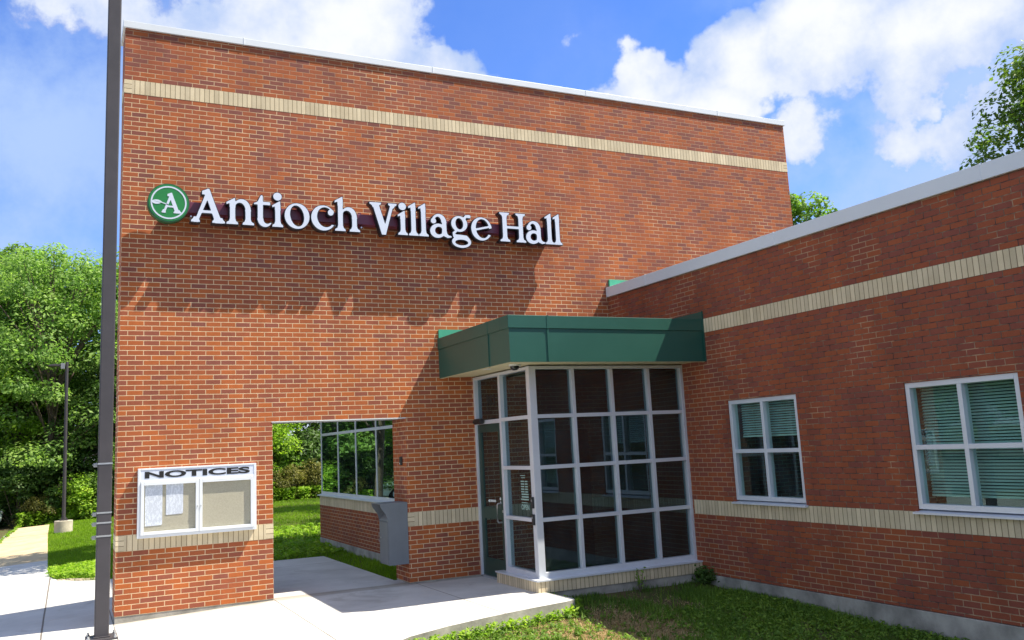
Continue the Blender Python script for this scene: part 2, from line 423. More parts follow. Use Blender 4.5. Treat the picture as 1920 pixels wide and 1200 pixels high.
# ------------------------------------------------------------------ terrain and slabs
def slab_z(x, y):
    x = np.asarray(x, float)
    z = np.where(x >= 2.03, -.02, np.where(x > 0, -.09 + .07*x/2.03, -.09 + .06*np.maximum(x, -9)))
    return z
def ground_z(x, y):
    x = np.asarray(x, float); y = np.asarray(y, float)
    z = slab_z(x, y) - .035
    fr = np.clip((x-1.2)/2.0, 0, 1) * np.clip((-1.2-y)/1.0, 0, 1)
    tgt = -.165 - .035*np.clip(-2-y, 0, 5)
    z = z*(1-fr) + tgt*fr
    z = z + .02*np.sin(x*1.7+y*.9)*np.cos(y*1.3-x*.4)*np.clip((np.abs(y-2.3)-2.6)/2, 0, 1)*.8
    far = np.clip((y-9)/18, 0, 1)*np.clip((x+1)/5, 0, 1)
    z = z + .12*far
    return z
def grid_mesh(name, xs, ys, zf, mat):
    X, Y = np.meshgrid(xs, ys, indexing='xy'); Z = zf(X, Y)
    V = np.stack([X, Y, Z], -1).reshape(-1, 3); nx, ny = len(xs), len(ys)
    F = [(j*nx+i, j*nx+i+1, (j+1)*nx+i+1, (j+1)*nx+i) for j in range(ny-1) for i in range(nx-1)]
    me = bpy.data.meshes.new(name); me.from_pydata(V.tolist(), [], F); me.materials.append(MATS[mat])
    for p in me.polygons: p.use_smooth = True
    o = bpy.data.objects.new(name, me); COL.objects.link(o); return o
xs = np.concatenate([[-600, -300, -150, -80, -50], np.arange(-40, -8, 2), np.arange(-8, 14, .4), np.arange(14, 50, 3), [70, 120, 250, 600]])
ys = np.concatenate([[-600, -300, -150, -80, -50, -30], np.arange(-24, -10, 1), np.arange(-10, 12, .4), np.arange(12, 50, 2), [60, 90, 150, 300, 600]])
tag(grid_mesh('ground', xs, ys, ground_z, 'soil_and_turf'), kind='structure')

def poly_slab(name, outline, thick, mat, matside, off=0.0, sub=True):
    bm = bmesh.new()
    vs = [bm.verts.new((x, y, 0)) for x, y in outline]
    f = bm.faces.new(vs)
    for X in (-9, 0, 2.03):
        g = bm.verts[:] + bm.edges[:] + bm.faces[:]
        bmesh.ops.bisect_plane(bm, geom=g, plane_co=(X, 0, 0), plane_no=(1, 0, 0))
    bmesh.ops.triangulate(bm, faces=bm.faces[:])
    top = bm.faces[:]
    for v in bm.verts: v.co.z = float(slab_z(v.co.x, v.co.y)) + off
    for fa in top:
        if fa.normal.z < 0: fa.normal_flip()
    r = bmesh.ops.extrude_face_region(bm, geom=top)
    nv = [v for v in r['geom'] if isinstance(v, bmesh.types.BMVert)]
    for v in nv: v.co.z -= thick
    bmesh.ops.recalc_face_normals(bm, faces=bm.faces)
    me = bpy.data.meshes.new(name); 
    me.materials.append(MATS[mat]); me.materials.append(MATS[matside])
    bm.normal_update()
    for fa in bm.faces:
        fa.material_index = 0 if fa.normal.z > .7 else 1
    bm.to_mesh(me); bm.free()
    o = bpy.data.objects.new(name, me); COL.objects.link(o); return tag(o, kind='structure')
curve = [(1.50, -6.6), (1.62, -5.6), (2.0, -4.4), (2.35, -3.85), (2.75, -3.52), (3.3, -3.27), (3.9, -3.08), (4.55, -2.92), (5.08, -2.82), (5.24, -2.76), (5.27, -2.66), (5.24, -2.3), (5.21, -1.9)]
out_l = curve + [(7.8, -1.9), (7.8, .55), (3.98, .55), (3.95, 4.66), (2.0, 4.74), (.35, 4.86), (-.05, 5.08), (-.38, 5.42), (-.68, 5.95), (-.84, 6.7), (-.90, 8), (-.98, 12.5), (-1.08, 18), (-1.14, 24.6),
         (-2.15, 24.8), (-2.32, 20), (-2.42, 15), (-2.45, 11), (-3.4, 9.4), (-12, 9.2), (-12, -6.6)]
poly_slab('walkway', out_l, .17, 'concrete_slab', 'concrete_raw')
tag(MB().prism([(-60, -6.66), (1.3, -6.66), (3.5, -9.2), (7.0, -9.8), (7.0, -40), (-60, -40)], 'z', -.8, -.30).build('drive', 'asphalt'), kind='structure')
# parking asphalt and kerb beyond, at the left
tag(MB().prism([(-60, 9.6), (-3.35, 9.8), (-2.62, 11.2), (-2.60, 15), (-2.50, 20), (-2.36, 25.3), (-2.75, 29.0), (-5.2, 35.6), (-60, 39)], 'z', -.80, -.33).build('parking_lot', 'asphalt'), kind='structure')
kb = MB()
kp = [(-12, 9.28), (-3.45, 9.48), (-2.52, 11.1), (-2.50, 15), (-2.39, 20), (-2.22, 25.1)]
for a, b in zip(kp[:-1], kp[1:]):
    d = Vector((b[0]-a[0], b[1]-a[1])).normalized(); n = Vector((-d.y, d.x))*.07
    kb.prism([(a[0]-n.x, a[1]-n.y), (b[0]-n.x, b[1]-n.y), (b[0]+n.x, b[1]+n.y), (a[0]+n.x, a[1]+n.y)], 'z', -.80, -.235)
tag(kb.build('kerb', 'concrete_raw', bevel=.01), kind='structure')

# ------------------------------------------------------------------ THE HALL
hall = empty('village_hall', (0, 0, 0), 'red brick hall with buff bands, tall sign wall, low office wing and glazed entrance', 'building')
W, XR, XE, XC = 2.032, 4.036, 12.344, 7.847
H36 = 36*CO
# --- tall wall
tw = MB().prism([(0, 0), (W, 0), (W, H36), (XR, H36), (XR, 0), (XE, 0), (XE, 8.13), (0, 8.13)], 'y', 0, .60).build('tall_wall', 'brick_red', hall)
b = MB()
def closer_band(b, x0, x1, z0, l=True, r=True, y=-.003):
    a0 = x0 + (.1 if l else 0); a1 = x1 - (.1 if r else 0)
    b.cur = 0; b.box((a0, y, z0), (a1, .3, z0+3*CO))
    b.cur = 1
    if l: b.box((x0-.003, y, z0), (x0+.1, .603, z0+3*CO))
    if r: b.box((x1-.1, y, z0), (x1+.003, .603, z0+3*CO))
closer_band(b, 0, W, 12*CO); b.build('brick_band', ['buff_soldier', 'buff_stack'], tw)
b = MB(); closer_band(b, XR, 7.84, 12*CO, True, False); b.build('brick_band', ['buff_soldier', 'buff_stack'], tw)
b = MB(); closer_band(b, 0, XE, 105*CO); b.build('brick_band', ['buff_soldier', 'buff_stack'], tw)
MB().box((.006, .006, -.5), (W-.004, .596, -.001)).box((XR+.004, .006, -.5), (XE, .596, -.001)).build('foundation', 'concrete_raw', tw)
MB().box((W-.012, -.006, H36-.012), (XR+.012, .606, H36-.001)).build('lintel', 'interior_white', tw).data.materials[0] = MATS['coping_metal']
c = MB().box((-.03, -.032, 8.088), (XE+.03, .632, 8.19))
for x in (1.647, 4.70, 7.66, 10.65): c.box((x-.012, -.036, 8.084), (x+.012, .636, 8.195))
c.build('coping', 'coping_metal', tw, bevel=.004)
# unseen return added behind the left end to widen its shade on the walk
MB().box((.14, .60, -.3), (1.9, 1.36, 2.9)).build('unseen_shade_pier', 'brick_red', tw)
# --- office wing
YE = -12.0
ow = MB()
zb, zt = -.035, 4.42
wins = [(-4.225, -2.895), (-7.225, -5.880), (-10.22, -8.88)]
Z0, Z1 = 15*CO, 36*CO-.012
ow.box((XC, YE, zb), (XC+.3, 0, Z0)); ow.box((XC, YE, Z1), (XC+.3, 0, zt))
ycur = 0.0
for a, bb in wins:
    ow.box((XC, bb, Z0), (XC+.3, ycur, Z1)); ycur = a
ow.box((XC, YE, Z0), (XC+.3, ycur, Z1))
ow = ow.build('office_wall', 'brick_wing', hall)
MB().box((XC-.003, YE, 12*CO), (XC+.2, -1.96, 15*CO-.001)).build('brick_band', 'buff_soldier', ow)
MB().box((XC-.003, YE, 51*CO), (XC+.2, -.02, 54*CO)).build('brick_band', 'buff_soldier', ow)
MB().box((XC-.010, YE, -.7), (XC+.29, -.01, zb-.008)).build('foundation', 'concrete_raw', ow, bevel=.006)
c = MB().box((XC-.035, YE, 4.412), (XC+.34, -.008, 4.585))
for y in (-1.183, -4.138, -7.138): c.box((XC-.039, y-.012, 4.408), (XC+.344, y+.012, 4.590))
c.build('coping', 'coping_metal', ow, bevel=.004)
MB().box((XC+.34, YE, 4.2), (18, -.01, 4.32)).build('roof', 'roofing', ow)
MB().prism([(XC+.03, 4.3), (XC+.03, 4.726), (XC+.8, 4.726), (XC+.8, 4.3)], 'y', -.045, -.004).build('flashing', 'green_bright', ow)
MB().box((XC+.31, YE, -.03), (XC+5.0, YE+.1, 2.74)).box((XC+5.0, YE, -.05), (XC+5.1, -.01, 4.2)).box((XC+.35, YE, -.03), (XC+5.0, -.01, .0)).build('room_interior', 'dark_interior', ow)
MB().box((XC+.31, YE, 2.75), (XC+5.0, -.01, 2.8)).build('room_ceiling', 'interior_white', ow)
# windows of the wing
def wing_window(y0, y1, blind_z, label):
    X0 = XC + .015
    f = MB(); wd = .058; ym = (y0+y1)/2; zz0, zz1 = Z0+.028, Z1-.002
    D0, D1 = X0, X0+.11
    f.box((D0, y0+.003, zz0), (D1, y0+wd, zz1)); f.box((D0, y1-wd, zz0), (D1, y1-.003, zz1))
    f.box((D0, ym-wd*.45, zz0+wd), (D1, ym+wd*.45, zz1-wd))
    f.box((D0, y0+wd, zz0), (D1, y1-wd, zz0+wd)); f.box((D0, y0+wd, zz1-wd), (D1, y1-wd, zz1))
    zm = 1.712
    f.box((D0+.002, y0+wd, zm-.026), (D1, ym-wd*.45, zm+.026)); f.box((D0+.002, ym+wd*.45, zm-.026), (D1, y1-wd, zm+.026))
    f = f.build('window', 'aluminium', ow, bevel=.003); f['label'] = label
    MB().prism([(XC-.055, Z0-.022), (XC-.055, Z0-.004), (XC+.12, Z0+.026), (XC+.12, Z0-.022)], 'y', y0-.03, y1+.03).build('sill', 'aluminium', f)
    for a, bb in ((y0+wd, ym-wd*.45), (ym+wd*.45, y1-wd)):
        for z0_, z1_ in ((zz0+wd, zm-.026), (zm+.026, zz1-wd)):
            MB().box((X0+.055, a-.004, z0_-.004), (X0+.067, bb+.004, z1_+.004)).build('pane', 'glass_green', f)
    bl = MB(); z = zz1-.06
    bl.box((X0+.16, y0+.05, z), (X0+.21, y1-.05, z+.05))
    while z > blind_z:
        z -= .033
        bl.v += []; bl.prism([(X0+.170, z), (X0+.190, z+.021), (X0+.1915, z+.021), (X0+.1715, z-.0005)], 'y', y0+.055, y1-.055)
    bl.box((X0+.17, y0+.055, z-.035), (X0+.20, y1-.055, z-.012))
    bl.build('venetian_blind', 'blind_slat' if blind_z > 1.5 else 'blind_green', f)
    return f
wing_window(*wins[0], 1.94, 'small window with venetian blind half lowered')
wing_window(*wins[1], 1.22, 'window with venetian blind lowered nearly to the sill')
wing_window(*wins[2], 1.3, 'window with venetian blind lowered nearly to the sill')

# --- rear wing seen through the opening
XW = 4.60; YF = 7.42
rw = MB().box((XW, .61, .10), (12.3, YF, Z0)).box((XW, .61, 2.80), (12.3, YF, 7.7)).box((XW+.3, YF-.25, Z0), (12.3, YF, 2.80)).build('rear_wall', 'brick_rear', hall)
MB().box((XW-.003, .605, 12*CO), (XW+.1, YF+.003, Z0-.001)).build('brick_band', 'buff_soldier', rw)
MB().box((XW-.008, .605, -.6), (12.3, YF+.008, .095)).build('foundation', 'concrete_raw', rw, bevel=.01)
MB().box((XW-.03, .605, 7.7), (12.33, YF+.03, 7.80)).build('coping', 'coping_metal', rw)
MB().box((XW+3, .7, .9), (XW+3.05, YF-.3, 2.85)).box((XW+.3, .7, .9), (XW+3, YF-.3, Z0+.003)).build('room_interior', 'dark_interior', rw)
ms = [.75, 2.06, 3.32, 4.65, 5.97, 7.24]
f = MB(); dd0, dd1 = XW+.03, XW+.09
f.box((dd0, ms[0], 1.05), (dd1, 7.40, 1.11)); f.box((dd0, ms[0], 2.74), (dd1, 7.40, 2.797))
f.box((dd0, 7.34, 1.11), (dd1, 7.40, 2.74))
ed = ms[:-1] + [7.37]
for y in ms[:-1]: f.box((dd0, y-.030, 1.11), (dd1, y+.030, 2.74))
for a, bb in zip(ed[:-1], ed[1:]): f.box((dd0+.002, a+.028, 2.345), (dd1, bb-.03, 2.40))
wf = f.build('window', 'aluminium', rw, bevel=.003); wf['label'] = 'long window band mirroring trees and parked cars'
for a, bb in zip(ed[:-1], ed[1:]):
    for z0_, z1_ in ((1.105, 2.35), (2.395, 2.745)):
        MB().box((XW+.040, a+.02, z0_), (XW+.050, bb-.02, z1_)).build('pane', 'glass_mirror', wf)
MB().prism([(XW-.06, Z0+.0), (XW-.06, Z0+.02), (XW+.12, Z0+.045), (XW+.12, Z0)], 'y', .62, YF+.02).build('sill', 'aluminium', wf)

# --- corner entrance
XL, YV = 5.19, -1.93
zbase = .165
fr = MB()
FD = .115                      # frame depth
# front face
mx_ = [5.90, 6.555, 7.205]
fr.box((XL, YV, zbase), (XL+.105, YV+.105, 3.03))                       # corner post
fr.box((7.795, YV+.003, zbase), (XC, YV+FD, 3.03))
for x in mx_: fr.box((x-.027, YV+.003, zbase+.05), (x+.027, YV+FD, 2.985))
xe = [XL+.105] + mx_ + [7.795]
zh = [.912, 1.622, 2.326]
for i in range(4):
    a = xe[i] + (.027 if i else 0); bb = xe[i+1] - (.027 if i < 3 else 0)
    for z in zh: fr.box((a, YV+.005, z-.026), (bb, YV+FD-.004, z+.026))
fr.box((XL+.105, YV+.003, zbase), (7.795, YV+FD, zbase+.05)); fr.box((XL+.105, YV+.003, 2.985), (7.795, YV+FD, 3.03))
# left face
ym_ = -.935
fr.box((XL+.003, -.055, 0), (XL+FD, -.001, 3.03)); fr.box((XL+.003, ym_-.032, .0), (XL+FD, ym_+.032, 3.03))
fr.box((XL+.003, YV+.105, zbase), (XL+FD, ym_-.032, zbase+.05)); fr.box((XL+.003, YV+.105, 2.985), (XL+FD, ym_-.032, 3.03))
for z in zh: fr.box((XL+.005, YV+.105, z-.026), (XL+FD-.004, ym_-.032, z+.026))
fr.box((XL+.005, ym_+.032, 2.285), (XL+FD-.004, -.055, 2.345)); fr.box((XL+.003, ym_+.032, 2.985), (XL+FD, -.055, 3.03))
ent = fr.build('glazed_entrance', 'aluminium', hall, bevel=.003)
zz = [zbase+.05] + zh + [2.985]
for i in range(4):
    for k in range(4):
        MB().box((xe[i]+.02, YV+.062, zz[k]+.018), (xe[i+1]-.02, YV+.074, zz[k+1]-.018)).build('pane', 'glass_tinted', ent)
for k in range(4):
    MB().box((XL+.062, YV+.098, zz[k]+.018), (XL+.074, ym_-.025, zz[k+1]-.018)).build('pane', 'glass_tinted', ent)
MB().box((XL+.062, ym_+.025, 2.34), (XL+.074, -.048, 2.992)).build('pane', 'glass_tinted', ent)
b = MB()
b.cur = 0
b.prism([(5.105, -.765), (5.105, -2.045), (XC-.004, -2.045), (XC-.004, -1.80), (5.34, -1.80), (5.34, -.765)], 'z', -.028, .122)
b.build('brick_sill', 'buff_soldier', ent, bevel=.003)
MB().prism([(5.085, -.755), (5.085, -2.065), (XC-.005, -2.065), (XC-.005, -1.79), (5.33, -1.79), (5.33, -.755)], 'z', .123, .142).prism([(XL+.0, -.905), (XL+.0, -1.93), (XC-.005, -1.93), (XC-.005, -1.80), (5.32, -1.80), (5.32, -.905)], 'z', .142, .1649).build('sill_flashing', 'aluminium', ent)
MB().prism([(5.12, -.78), (5.12, -2.03), (XC-.012, -2.03), (XC-.012, -1.8), (5.34, -1.8), (5.34, -.78)], 'z', -.6, -.029).build('foundation', 'concrete_raw', ent)
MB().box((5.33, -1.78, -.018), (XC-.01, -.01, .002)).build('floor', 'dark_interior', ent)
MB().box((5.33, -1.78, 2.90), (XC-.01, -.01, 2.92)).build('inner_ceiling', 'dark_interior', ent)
MB().box((6.30, -.035, 0.003), (7.25, -.004, 2.15)).build('inner_doorway', 'dark_gap', ent)
# door
dr = MB(); y0, y1 = -.900, -.060; X0, X1 = XL+.03, XL+.075
dr.box((X0, y0, .012), (X1, y0+.115, 2.28)); dr.box((X0, y1-.115, .012), (X1, y1, 2.28))
for z0_, z1_ in ((.012, .27), (.86, 1.03), (2.16, 2.28)): dr.box((X0, y0+.115, z0_), (X1, y1-.115, z1_))
door = dr.build('door', 'door_green', hall, bevel=.003)
MB().box((X0+.018, y0+.11, .265), (X0+.026, y1-.11, .865)).build('pane', 'glass_tinted', door)
MB().box((X0+.018, y0+.11, 1.025), (X0+.026, y1-.11, 2.165)).build('pane', 'glass_tinted', door)
MB().tube([(X0, -.79, 1.10), (X0-.055, -.79, 1.10), (X0-.075, -.79, 1.08), (X0-.075, -.79, .845), (X0-.055, -.79, .825), (X0, -.79, .825)], .012, 10).build('handle', 'steel_strap', door, smooth=True)
MB().tube([(X0+.004, -.845, .985), (X0-.012, -.845, .985)], .02, 16).build('lock', 'steel_strap', door)
MB().tube([(XL-.05, -.14, 2.33), (XL-.05, -.40, 2.33)], [.045, .045], 14).box((XL-.05, -.37, 2.30), (XL+.003, -.17, 2.36)).build('door_closer', 'black_plastic', door, bevel=.01)
MB().box((XL+.0, y0, -.018), (XL+.11, y1, .010)).build('threshold', 'aluminium_dull', door)

# --- entrance canopy
cx0, cy0, cz0, cz1 = 4.625, -2.50, 3.03, 3.655
ca = MB()
ca.box((cx0, cy0, cz0), (XC-.003, cy0+.05, 3.48)); ca.box((cx0, cy0+.05, cz0), (cx0+.05, -.003, 3.48))
can = ca.build('canopy_fascia', 'green_metal', hall)
tr = MB().box((cx0-.014, cy0-.014, 3.481), (XC-.003, cy0+.25, cz1)).box((cx0-.014, cy0+.25, 3.481), (cx0+.25, -.003, cz1))
tr.build('fascia_cap', 'green_metal', can, bevel=.004)
sm = MB(); sm2 = MB()
sm.box((5.197, cy0-.012, cz0), (5.222, cy0-.001, 3.475)); sm3 = MB(); sm3.box((5.195, cy0-.019, 3.48), (5.222, cy0-.0145, cz1+.004))
sm2.box((cx0-.012, -1.862, cz0), (cx0-.001, -1.850, 3.475)); sm4 = MB(); sm4.box((cx0-.018, -1.864, 3.48), (cx0-.0145, -1.850, cz1+.004))
for q_ in (sm, sm2, sm3, sm4): q_.build('seam_cover', 'green_metal', can)
MB().box((cx0+.05, cy0+.05, cz0+.02), (XC-.003, -.003, cz0+.05)).box((cx0+.01, cy0+.01, cz0-.006), (XC-.004, cy0+.06, cz0-.001)).box((cx0+.01, cy0+.06, cz0-.006), (cx0+.06, -.004, cz0-.001)).build('soffit', 'soffit_cream', can)
MB().box((cx0+.25, cy0+.25, cz1-.06), (XC-.003, -.003, cz1-.03)).build('roof', 'roofing', can)
MB().box((cx0+.005, -.030, cz1-.05), (XC-.03, -.004, 3.80)).build('flashing', 'green_bright', can)
MB().prism([(-2.515, 3.60), (-2.515, 3.768), (-.03, 3.768), (-.03, 3.60)], 'x', XC-.026, XC-.004).box((XC-.03, -2.525, 3.03), (XC-.004, -2.516, 3.775)).build('flashing', 'green_metal', can)
dome = MB()
def dome_mesh(cx, cy, z, r):
    d = MB(); n = 20
    d.tube([(cx, cy, z), (cx, cy, z-.022)], r*1.12, n)
    prof = [(r, -.022), (r*.95, -.022-r*.3), (r*.75, -.022-r*.6), (r*.4, -.022-r*.82), (.004, -.022-r*.9)]
    return d, prof
sc_ = empty('security_camera', (4.97, -1.94, 3.05), 'round dark dome security camera under the green canopy corner', 'security camera')
MB().tube([(4.97, -1.94, 3.049), (4.97, -1.94, 3.026)], .085, 22).build('mount_ring', 'cabinet_white', sc_, smooth=True)
MB().tube([(4.97, -1.94, 3.0255), (4.97, -1.94, 3.005), (4.97, -1.94, 2.985), (4.97, -1.94, 2.972), (4.97, -1.94, 2.967)], [.068, .064, .052, .032, .006], 22).build('dome_cover', 'car_glass', sc_, smooth=True)
dl = MB().tube([(4.80, -1.34, 3.049), (4.80, -1.34, 3.040)], .085, 22).build('downlight', 'cabinet_white', can, smooth=True)
MB().tube([(4.80, -1.34, 3.039), (4.80, -1.34, 3.036)], .055, 18).build('lens', 'lamp_lens', dl, smooth=True)

# ------------------------------------------------------------------ text helper (flat lettering, given real thickness)
def text_mesh(name, s, size, mat, origin, xdir, zdir=(0, 0, 1), width=None, height=None, depth=.002, parent=None, bold=0.0, align='LEFT', mirror=False):
    cu = bpy.data.curves.new(name, 'FONT'); cu.body = s; cu.size = size; cu.extrude = depth/2; cu.offset = bold
    ob = bpy.data.objects.new(name+'_tmp', cu); COL.objects.link(ob)
    dg = bpy.context.evaluated_depsgraph_get()
    me = bpy.data.meshes.new_from_object(ob.evaluated_get(dg)); bpy.data.objects.remove(ob); bpy.data.curves.remove(cu)
    n = len(me.vertices); co = np.empty(n*3); me.vertices.foreach_get('co', co); co = co.reshape(-1, 3)
    mn, mxx = co[:, :2].min(0), co[:, :2].max(0)
    u = co[:, 0]-mn[0]; v = co[:, 1]-mn[1]
    if width: u *= width/(mxx[0]-mn[0])
    if height: v *= height/(mxx[1]-mn[1])
    xd = Vector(xdir).normalized(); zd = Vector(zdir).normalized(); nd = xd.cross(zd)
    P = np.array(origin)[None] + u[:, None]*np.array(xd)[None] + v[:, None]*np.array(zd)[None] + co[:, 2:3]*np.array(nd)[None]
    me.vertices.foreach_set('co', P.ravel()); me.materials.clear(); me.materials.append(MATS[mat]); me.name = name
    bm = bmesh.new(); bm.from_mesh(me); bmesh.ops.recalc_face_normals(bm, faces=bm.faces); bm.to_mesh(me); bm.free()
    o = bpy.data.objects.new(name, me); COL.objects.link(o); adopt(o, parent); return o
# lettering on the entrance glass, facing the approach (-X); reading direction is -Y
gx = XL+.060
text_mesh('glass_number', '983', .2, 'number_decal', (gx, -.36, 2.56), (0, -1, 0), width=.30, height=.17, parent=ent, bold=.004)
text_mesh('open_lettering', 'OPEN', .1, 'dim_decal', (gx, -1.385, 1.035), (0, -1, 0), width=.24, height=.075, parent=ent, bold=.003)
hb = MB()
for k in range(8):
    z = 1.42 - k*.036
    if k < 5: hb.box((gx-.002, -1.40, z), (gx, -1.50, z+.018)); hb.box((gx-.002, -1.525, z), (gx, -1.61, z+.018))
    else: hb.box((gx-.002, -1.41 if k < 7 else -1.385, z), (gx, -1.62, z+.020))
hb.build('opening_hours', 'dim_decal', ent)
for a_, b_, z_ in ((-1.39, -1.54, 1.505), (-1.42, -1.53, 1.475), (-1.40, -1.58, 1.128)): MB().box((gx-.002, a_, z_), (gx, b_, z_+.010)).build('lettering_line', 'dim_decal', ent)
dc = MB().prism([(-.33, 1.125), (-.37, 1.145), (-.37, 1.105)], 'x', X0-.002, X0+.016)
for k in range(7): dc.box((X0+.014, -.385-k*.027, 1.108), (X0+.017, -.385-k*.027-.019, 1.142))
dc.build('door_decal', 'white_decal', door)
dc = MB(); 
for zc in (1.165, 1.105): dc.tube([(X0+.004, -.765, zc), (X0-.002, -.765, zc)], .021, 14)
dc.build('door_sticker', 'white_decal', door)
for z, h in ((1.165, .09), (.935, .085)):
    t_ = empty('intercom' if h > .086 else 'door_button', (XL, -1.87, z), 'slim black intercom on the aluminium corner post, upper of two' if h > .086 else 'black push pad on a small bracket on the corner post', 'intercom' if h > .086 else 'door button')
    MB().box((XL-.03, -1.895, z-h), (XL-.001, -1.845, z+h*.7)).build('housing', 'black_plastic', t_, bevel=.005)
    MB().box((XL-.034, -1.885, z), (XL-.030, -1.855, z+.03)).build('button', 'chute_metal', t_)

# ------------------------------------------------------------------ letters of the wall sign, built from signed distance fields
def sd_poly(X, Y, pts):
    pts = np.array(pts, float); d = np.full(X.shape, 1e9); ins = np.zeros(X.shape, bool); n = len(pts)
    for i in range(n):
        a = pts[i]; b = pts[(i+1) % n]; e = b-a; wx = X-a[0]; wy = Y-a[1]
        h = np.clip((wx*e[0]+wy*e[1])/(e@e+1e-12), 0, 1)
        d = np.minimum(d, (wx-e[0]*h)**2+(wy-e[1]*h)**2)
        c1 = (a[1] <= Y) & (b[1] > Y); c2 = (a[1] > Y) & (b[1] <= Y); cr = e[0]*wy-e[1]*wx
        ins ^= (c1 & (cr > 0)) | (c2 & (cr < 0))
    d = np.sqrt(d); return np.where(ins, -d, d)
def sd_ell(X, Y, cx, cy, rx, ry, ang=0.0):
    c, s = math.cos(ang), math.sin(ang); x = (X-cx)*c+(Y-cy)*s; y = -(X-cx)*s+(Y-cy)*c
    k0 = np.sqrt((x/rx)**2+(y/ry)**2); k1 = np.sqrt((x/rx**2)**2+(y/ry**2)**2)+1e-9
    return k0*(k0-1)/k1
def sd_cap(X, Y, a, b, r0, r1):
    ax, ay = a; bx, by = b; e = (bx-ax, by-ay); h = np.clip(((X-ax)*e[0]+(Y-ay)*e[1])/(e[0]**2+e[1]**2), 0, 1)
    return np.sqrt((X-ax-e[0]*h)**2+(Y-ay-e[1]*h)**2) - (r0+(r1-r0)*h)
def sd_path(X, Y, pts, rs):
    d = None
    for i in range(len(pts)-1):
        q = sd_cap(X, Y, pts[i], pts[i+1], rs[i], rs[i+1]); d = q if d is None else np.minimum(d, q)
    return d
def U(*a):
    r = a[0]
    for b in a[1:]:
        k = .014; h = np.clip(.5+.5*(b-r)/k, 0, 1); r = b*(1-h)+r*h - k*h*(1-h)
    return r
def S(a, b): return np.maximum(a, -b)
def foot(x0, x1, y, s, up=1, sr=None):
    sr = s if sr is None else sr; t = .032*up
    return [(x0-s, y), (x1+sr, y), (x1+sr-.006, y+t*.9), (x1+.012, y+t*1.5), (x1, y+t*2.4), (x0, y+t*2.4), (x0-.012, y+t*1.5), (x0-s+.006, y+t*.9)]
def flag(x0, x1, y, s): return [(x0-s, y-.052), (x1-.02, y+.012), (x1, y+.016), (x1, y-.12), (x0, y-.12), (x0-.004, y-.066), (x0-s+.004, y-.082)]
def arch(X, Y, cx, rx, cy, ry, xin0, xin1):
    o = S(sd_ell(X, Y, cx, cy, rx, ry), sd_ell(X, Y, (xin0+xin1)/2, cy-.012, (xin1-xin0)/2, ry-.045))
    return np.maximum(o, cy-.02-Y)
def g_A(X, Y, logo=False):
    d = U(sd_poly(X, Y, [(.222, .49), (.262, .43), (.095, 0), (.048, 0)]), sd_poly(X, Y, [(.165, .44), (.248, .492), (.425, 0), (.330, 0), (.196, .40)]),
          sd_poly(X, Y, [(.10, .135), (.36, .135), (.35, .175), (.115, .175)]), sd_poly(X, Y, [(.148, .405), (.15, .455), (.235, .492), (.26, .45), (.20, .40)]),
          sd_poly(X, Y, foot(.325, .425, 0, .04)))
    if not logo: d = U(d, sd_poly(X, Y, foot(.04, .085, 0, .04)))
    else: d = U(d, sd_poly(X, Y, foot(.05, .09, 0, .03)))
    return d
def g_n(X, Y, h=.37):
    return U(sd_poly(X, Y, [(.052, .02), (.127, .02), (.127, h-.03), (.052, h-.05)]), sd_poly(X, Y, flag(.052, .127, h, .05)), sd_poly(X, Y, foot(.052, .127, 0, .05, 1, .042)),
             sd_poly(X, Y, foot(.268, .343, 0, .042, 1, .05)), sd_poly(X, Y, [(.268, .02), (.343, .02), (.343, .22), (.268, .22)]), arch(X, Y, .218, .125, .225, .152, .110, .268))
def g_h(X, Y): return g_n(X, Y, .515)
def g_i(X, Y):
    return np.minimum(U(sd_poly(X, Y, [(.045, .02), (.120, .02), (.120, .33), (.045, .32)]), sd_poly(X, Y, flag(.045, .12, .37, .045)), sd_poly(X, Y, foot(.045, .12, 0, .045, 1, .042))), sd_ell(X, Y, .08, .455, .062, .06))
def g_l(X, Y):
    return U(sd_poly(X, Y, [(.045, .02), (.120, .02), (.120, .47), (.045, .45)]), sd_poly(X, Y, flag(.045, .12, .515, .045)), sd_poly(X, Y, foot(.045, .12, 0, .045, 1, .045)))
def g_t(X, Y):
    bowl = np.maximum(S(sd_ell(X, Y, .155, .105, .105, .118), sd_ell(X, Y, .190, .125, .062, .088)), Y-.11)
    bowl = np.maximum(bowl, X-.25)
    bowl = S(bowl, sd_poly(X, Y, [(.20, .05), (.4, .07), (.4, .3), (.15, .3)]))
    return U(bowl, sd_poly(X, Y, [(.052, .09), (.128, .09), (.128, .44), (.115, .462), (.095, .452), (.052, .36)]), sd_poly(X, Y, [(.0, .315), (.235, .315), (.228, .362), (.06, .362), (.0, .335)]))
def g_o(X, Y): return S(sd_ell(X, Y, .183, .183, .183, .193), sd_ell(X, Y, .183, .185, .100, .158, .18))
def g_c(X, Y):
    d = S(sd_ell(X, Y, .185, .183, .185, .193), sd_ell(X, Y, .215, .195, .125, .152, .15))
    d = S(d, sd_poly(X, Y, [(.22, .10), (.5, .06), (.5, .285), (.22, .27)]))
    return U(d, sd_ell(X, Y, .295, .272, .044, .046))
def g_e(X, Y):
    d = S(sd_ell(X, Y, .182, .183, .182, .193), sd_ell(X, Y, .200, .188, .118, .157, .12))
    d = S(d, sd_poly(X, Y, [(.20, .165), (.5, .235), (.5, .070), (.20, .105)]))
    bar = np.maximum(sd_poly(X, Y, [(.06, .145), (.36, .218), (.36, .252), (.06, .180)]), sd_ell(X, Y, .182, .183, .180, .191))
    return U(d, bar)
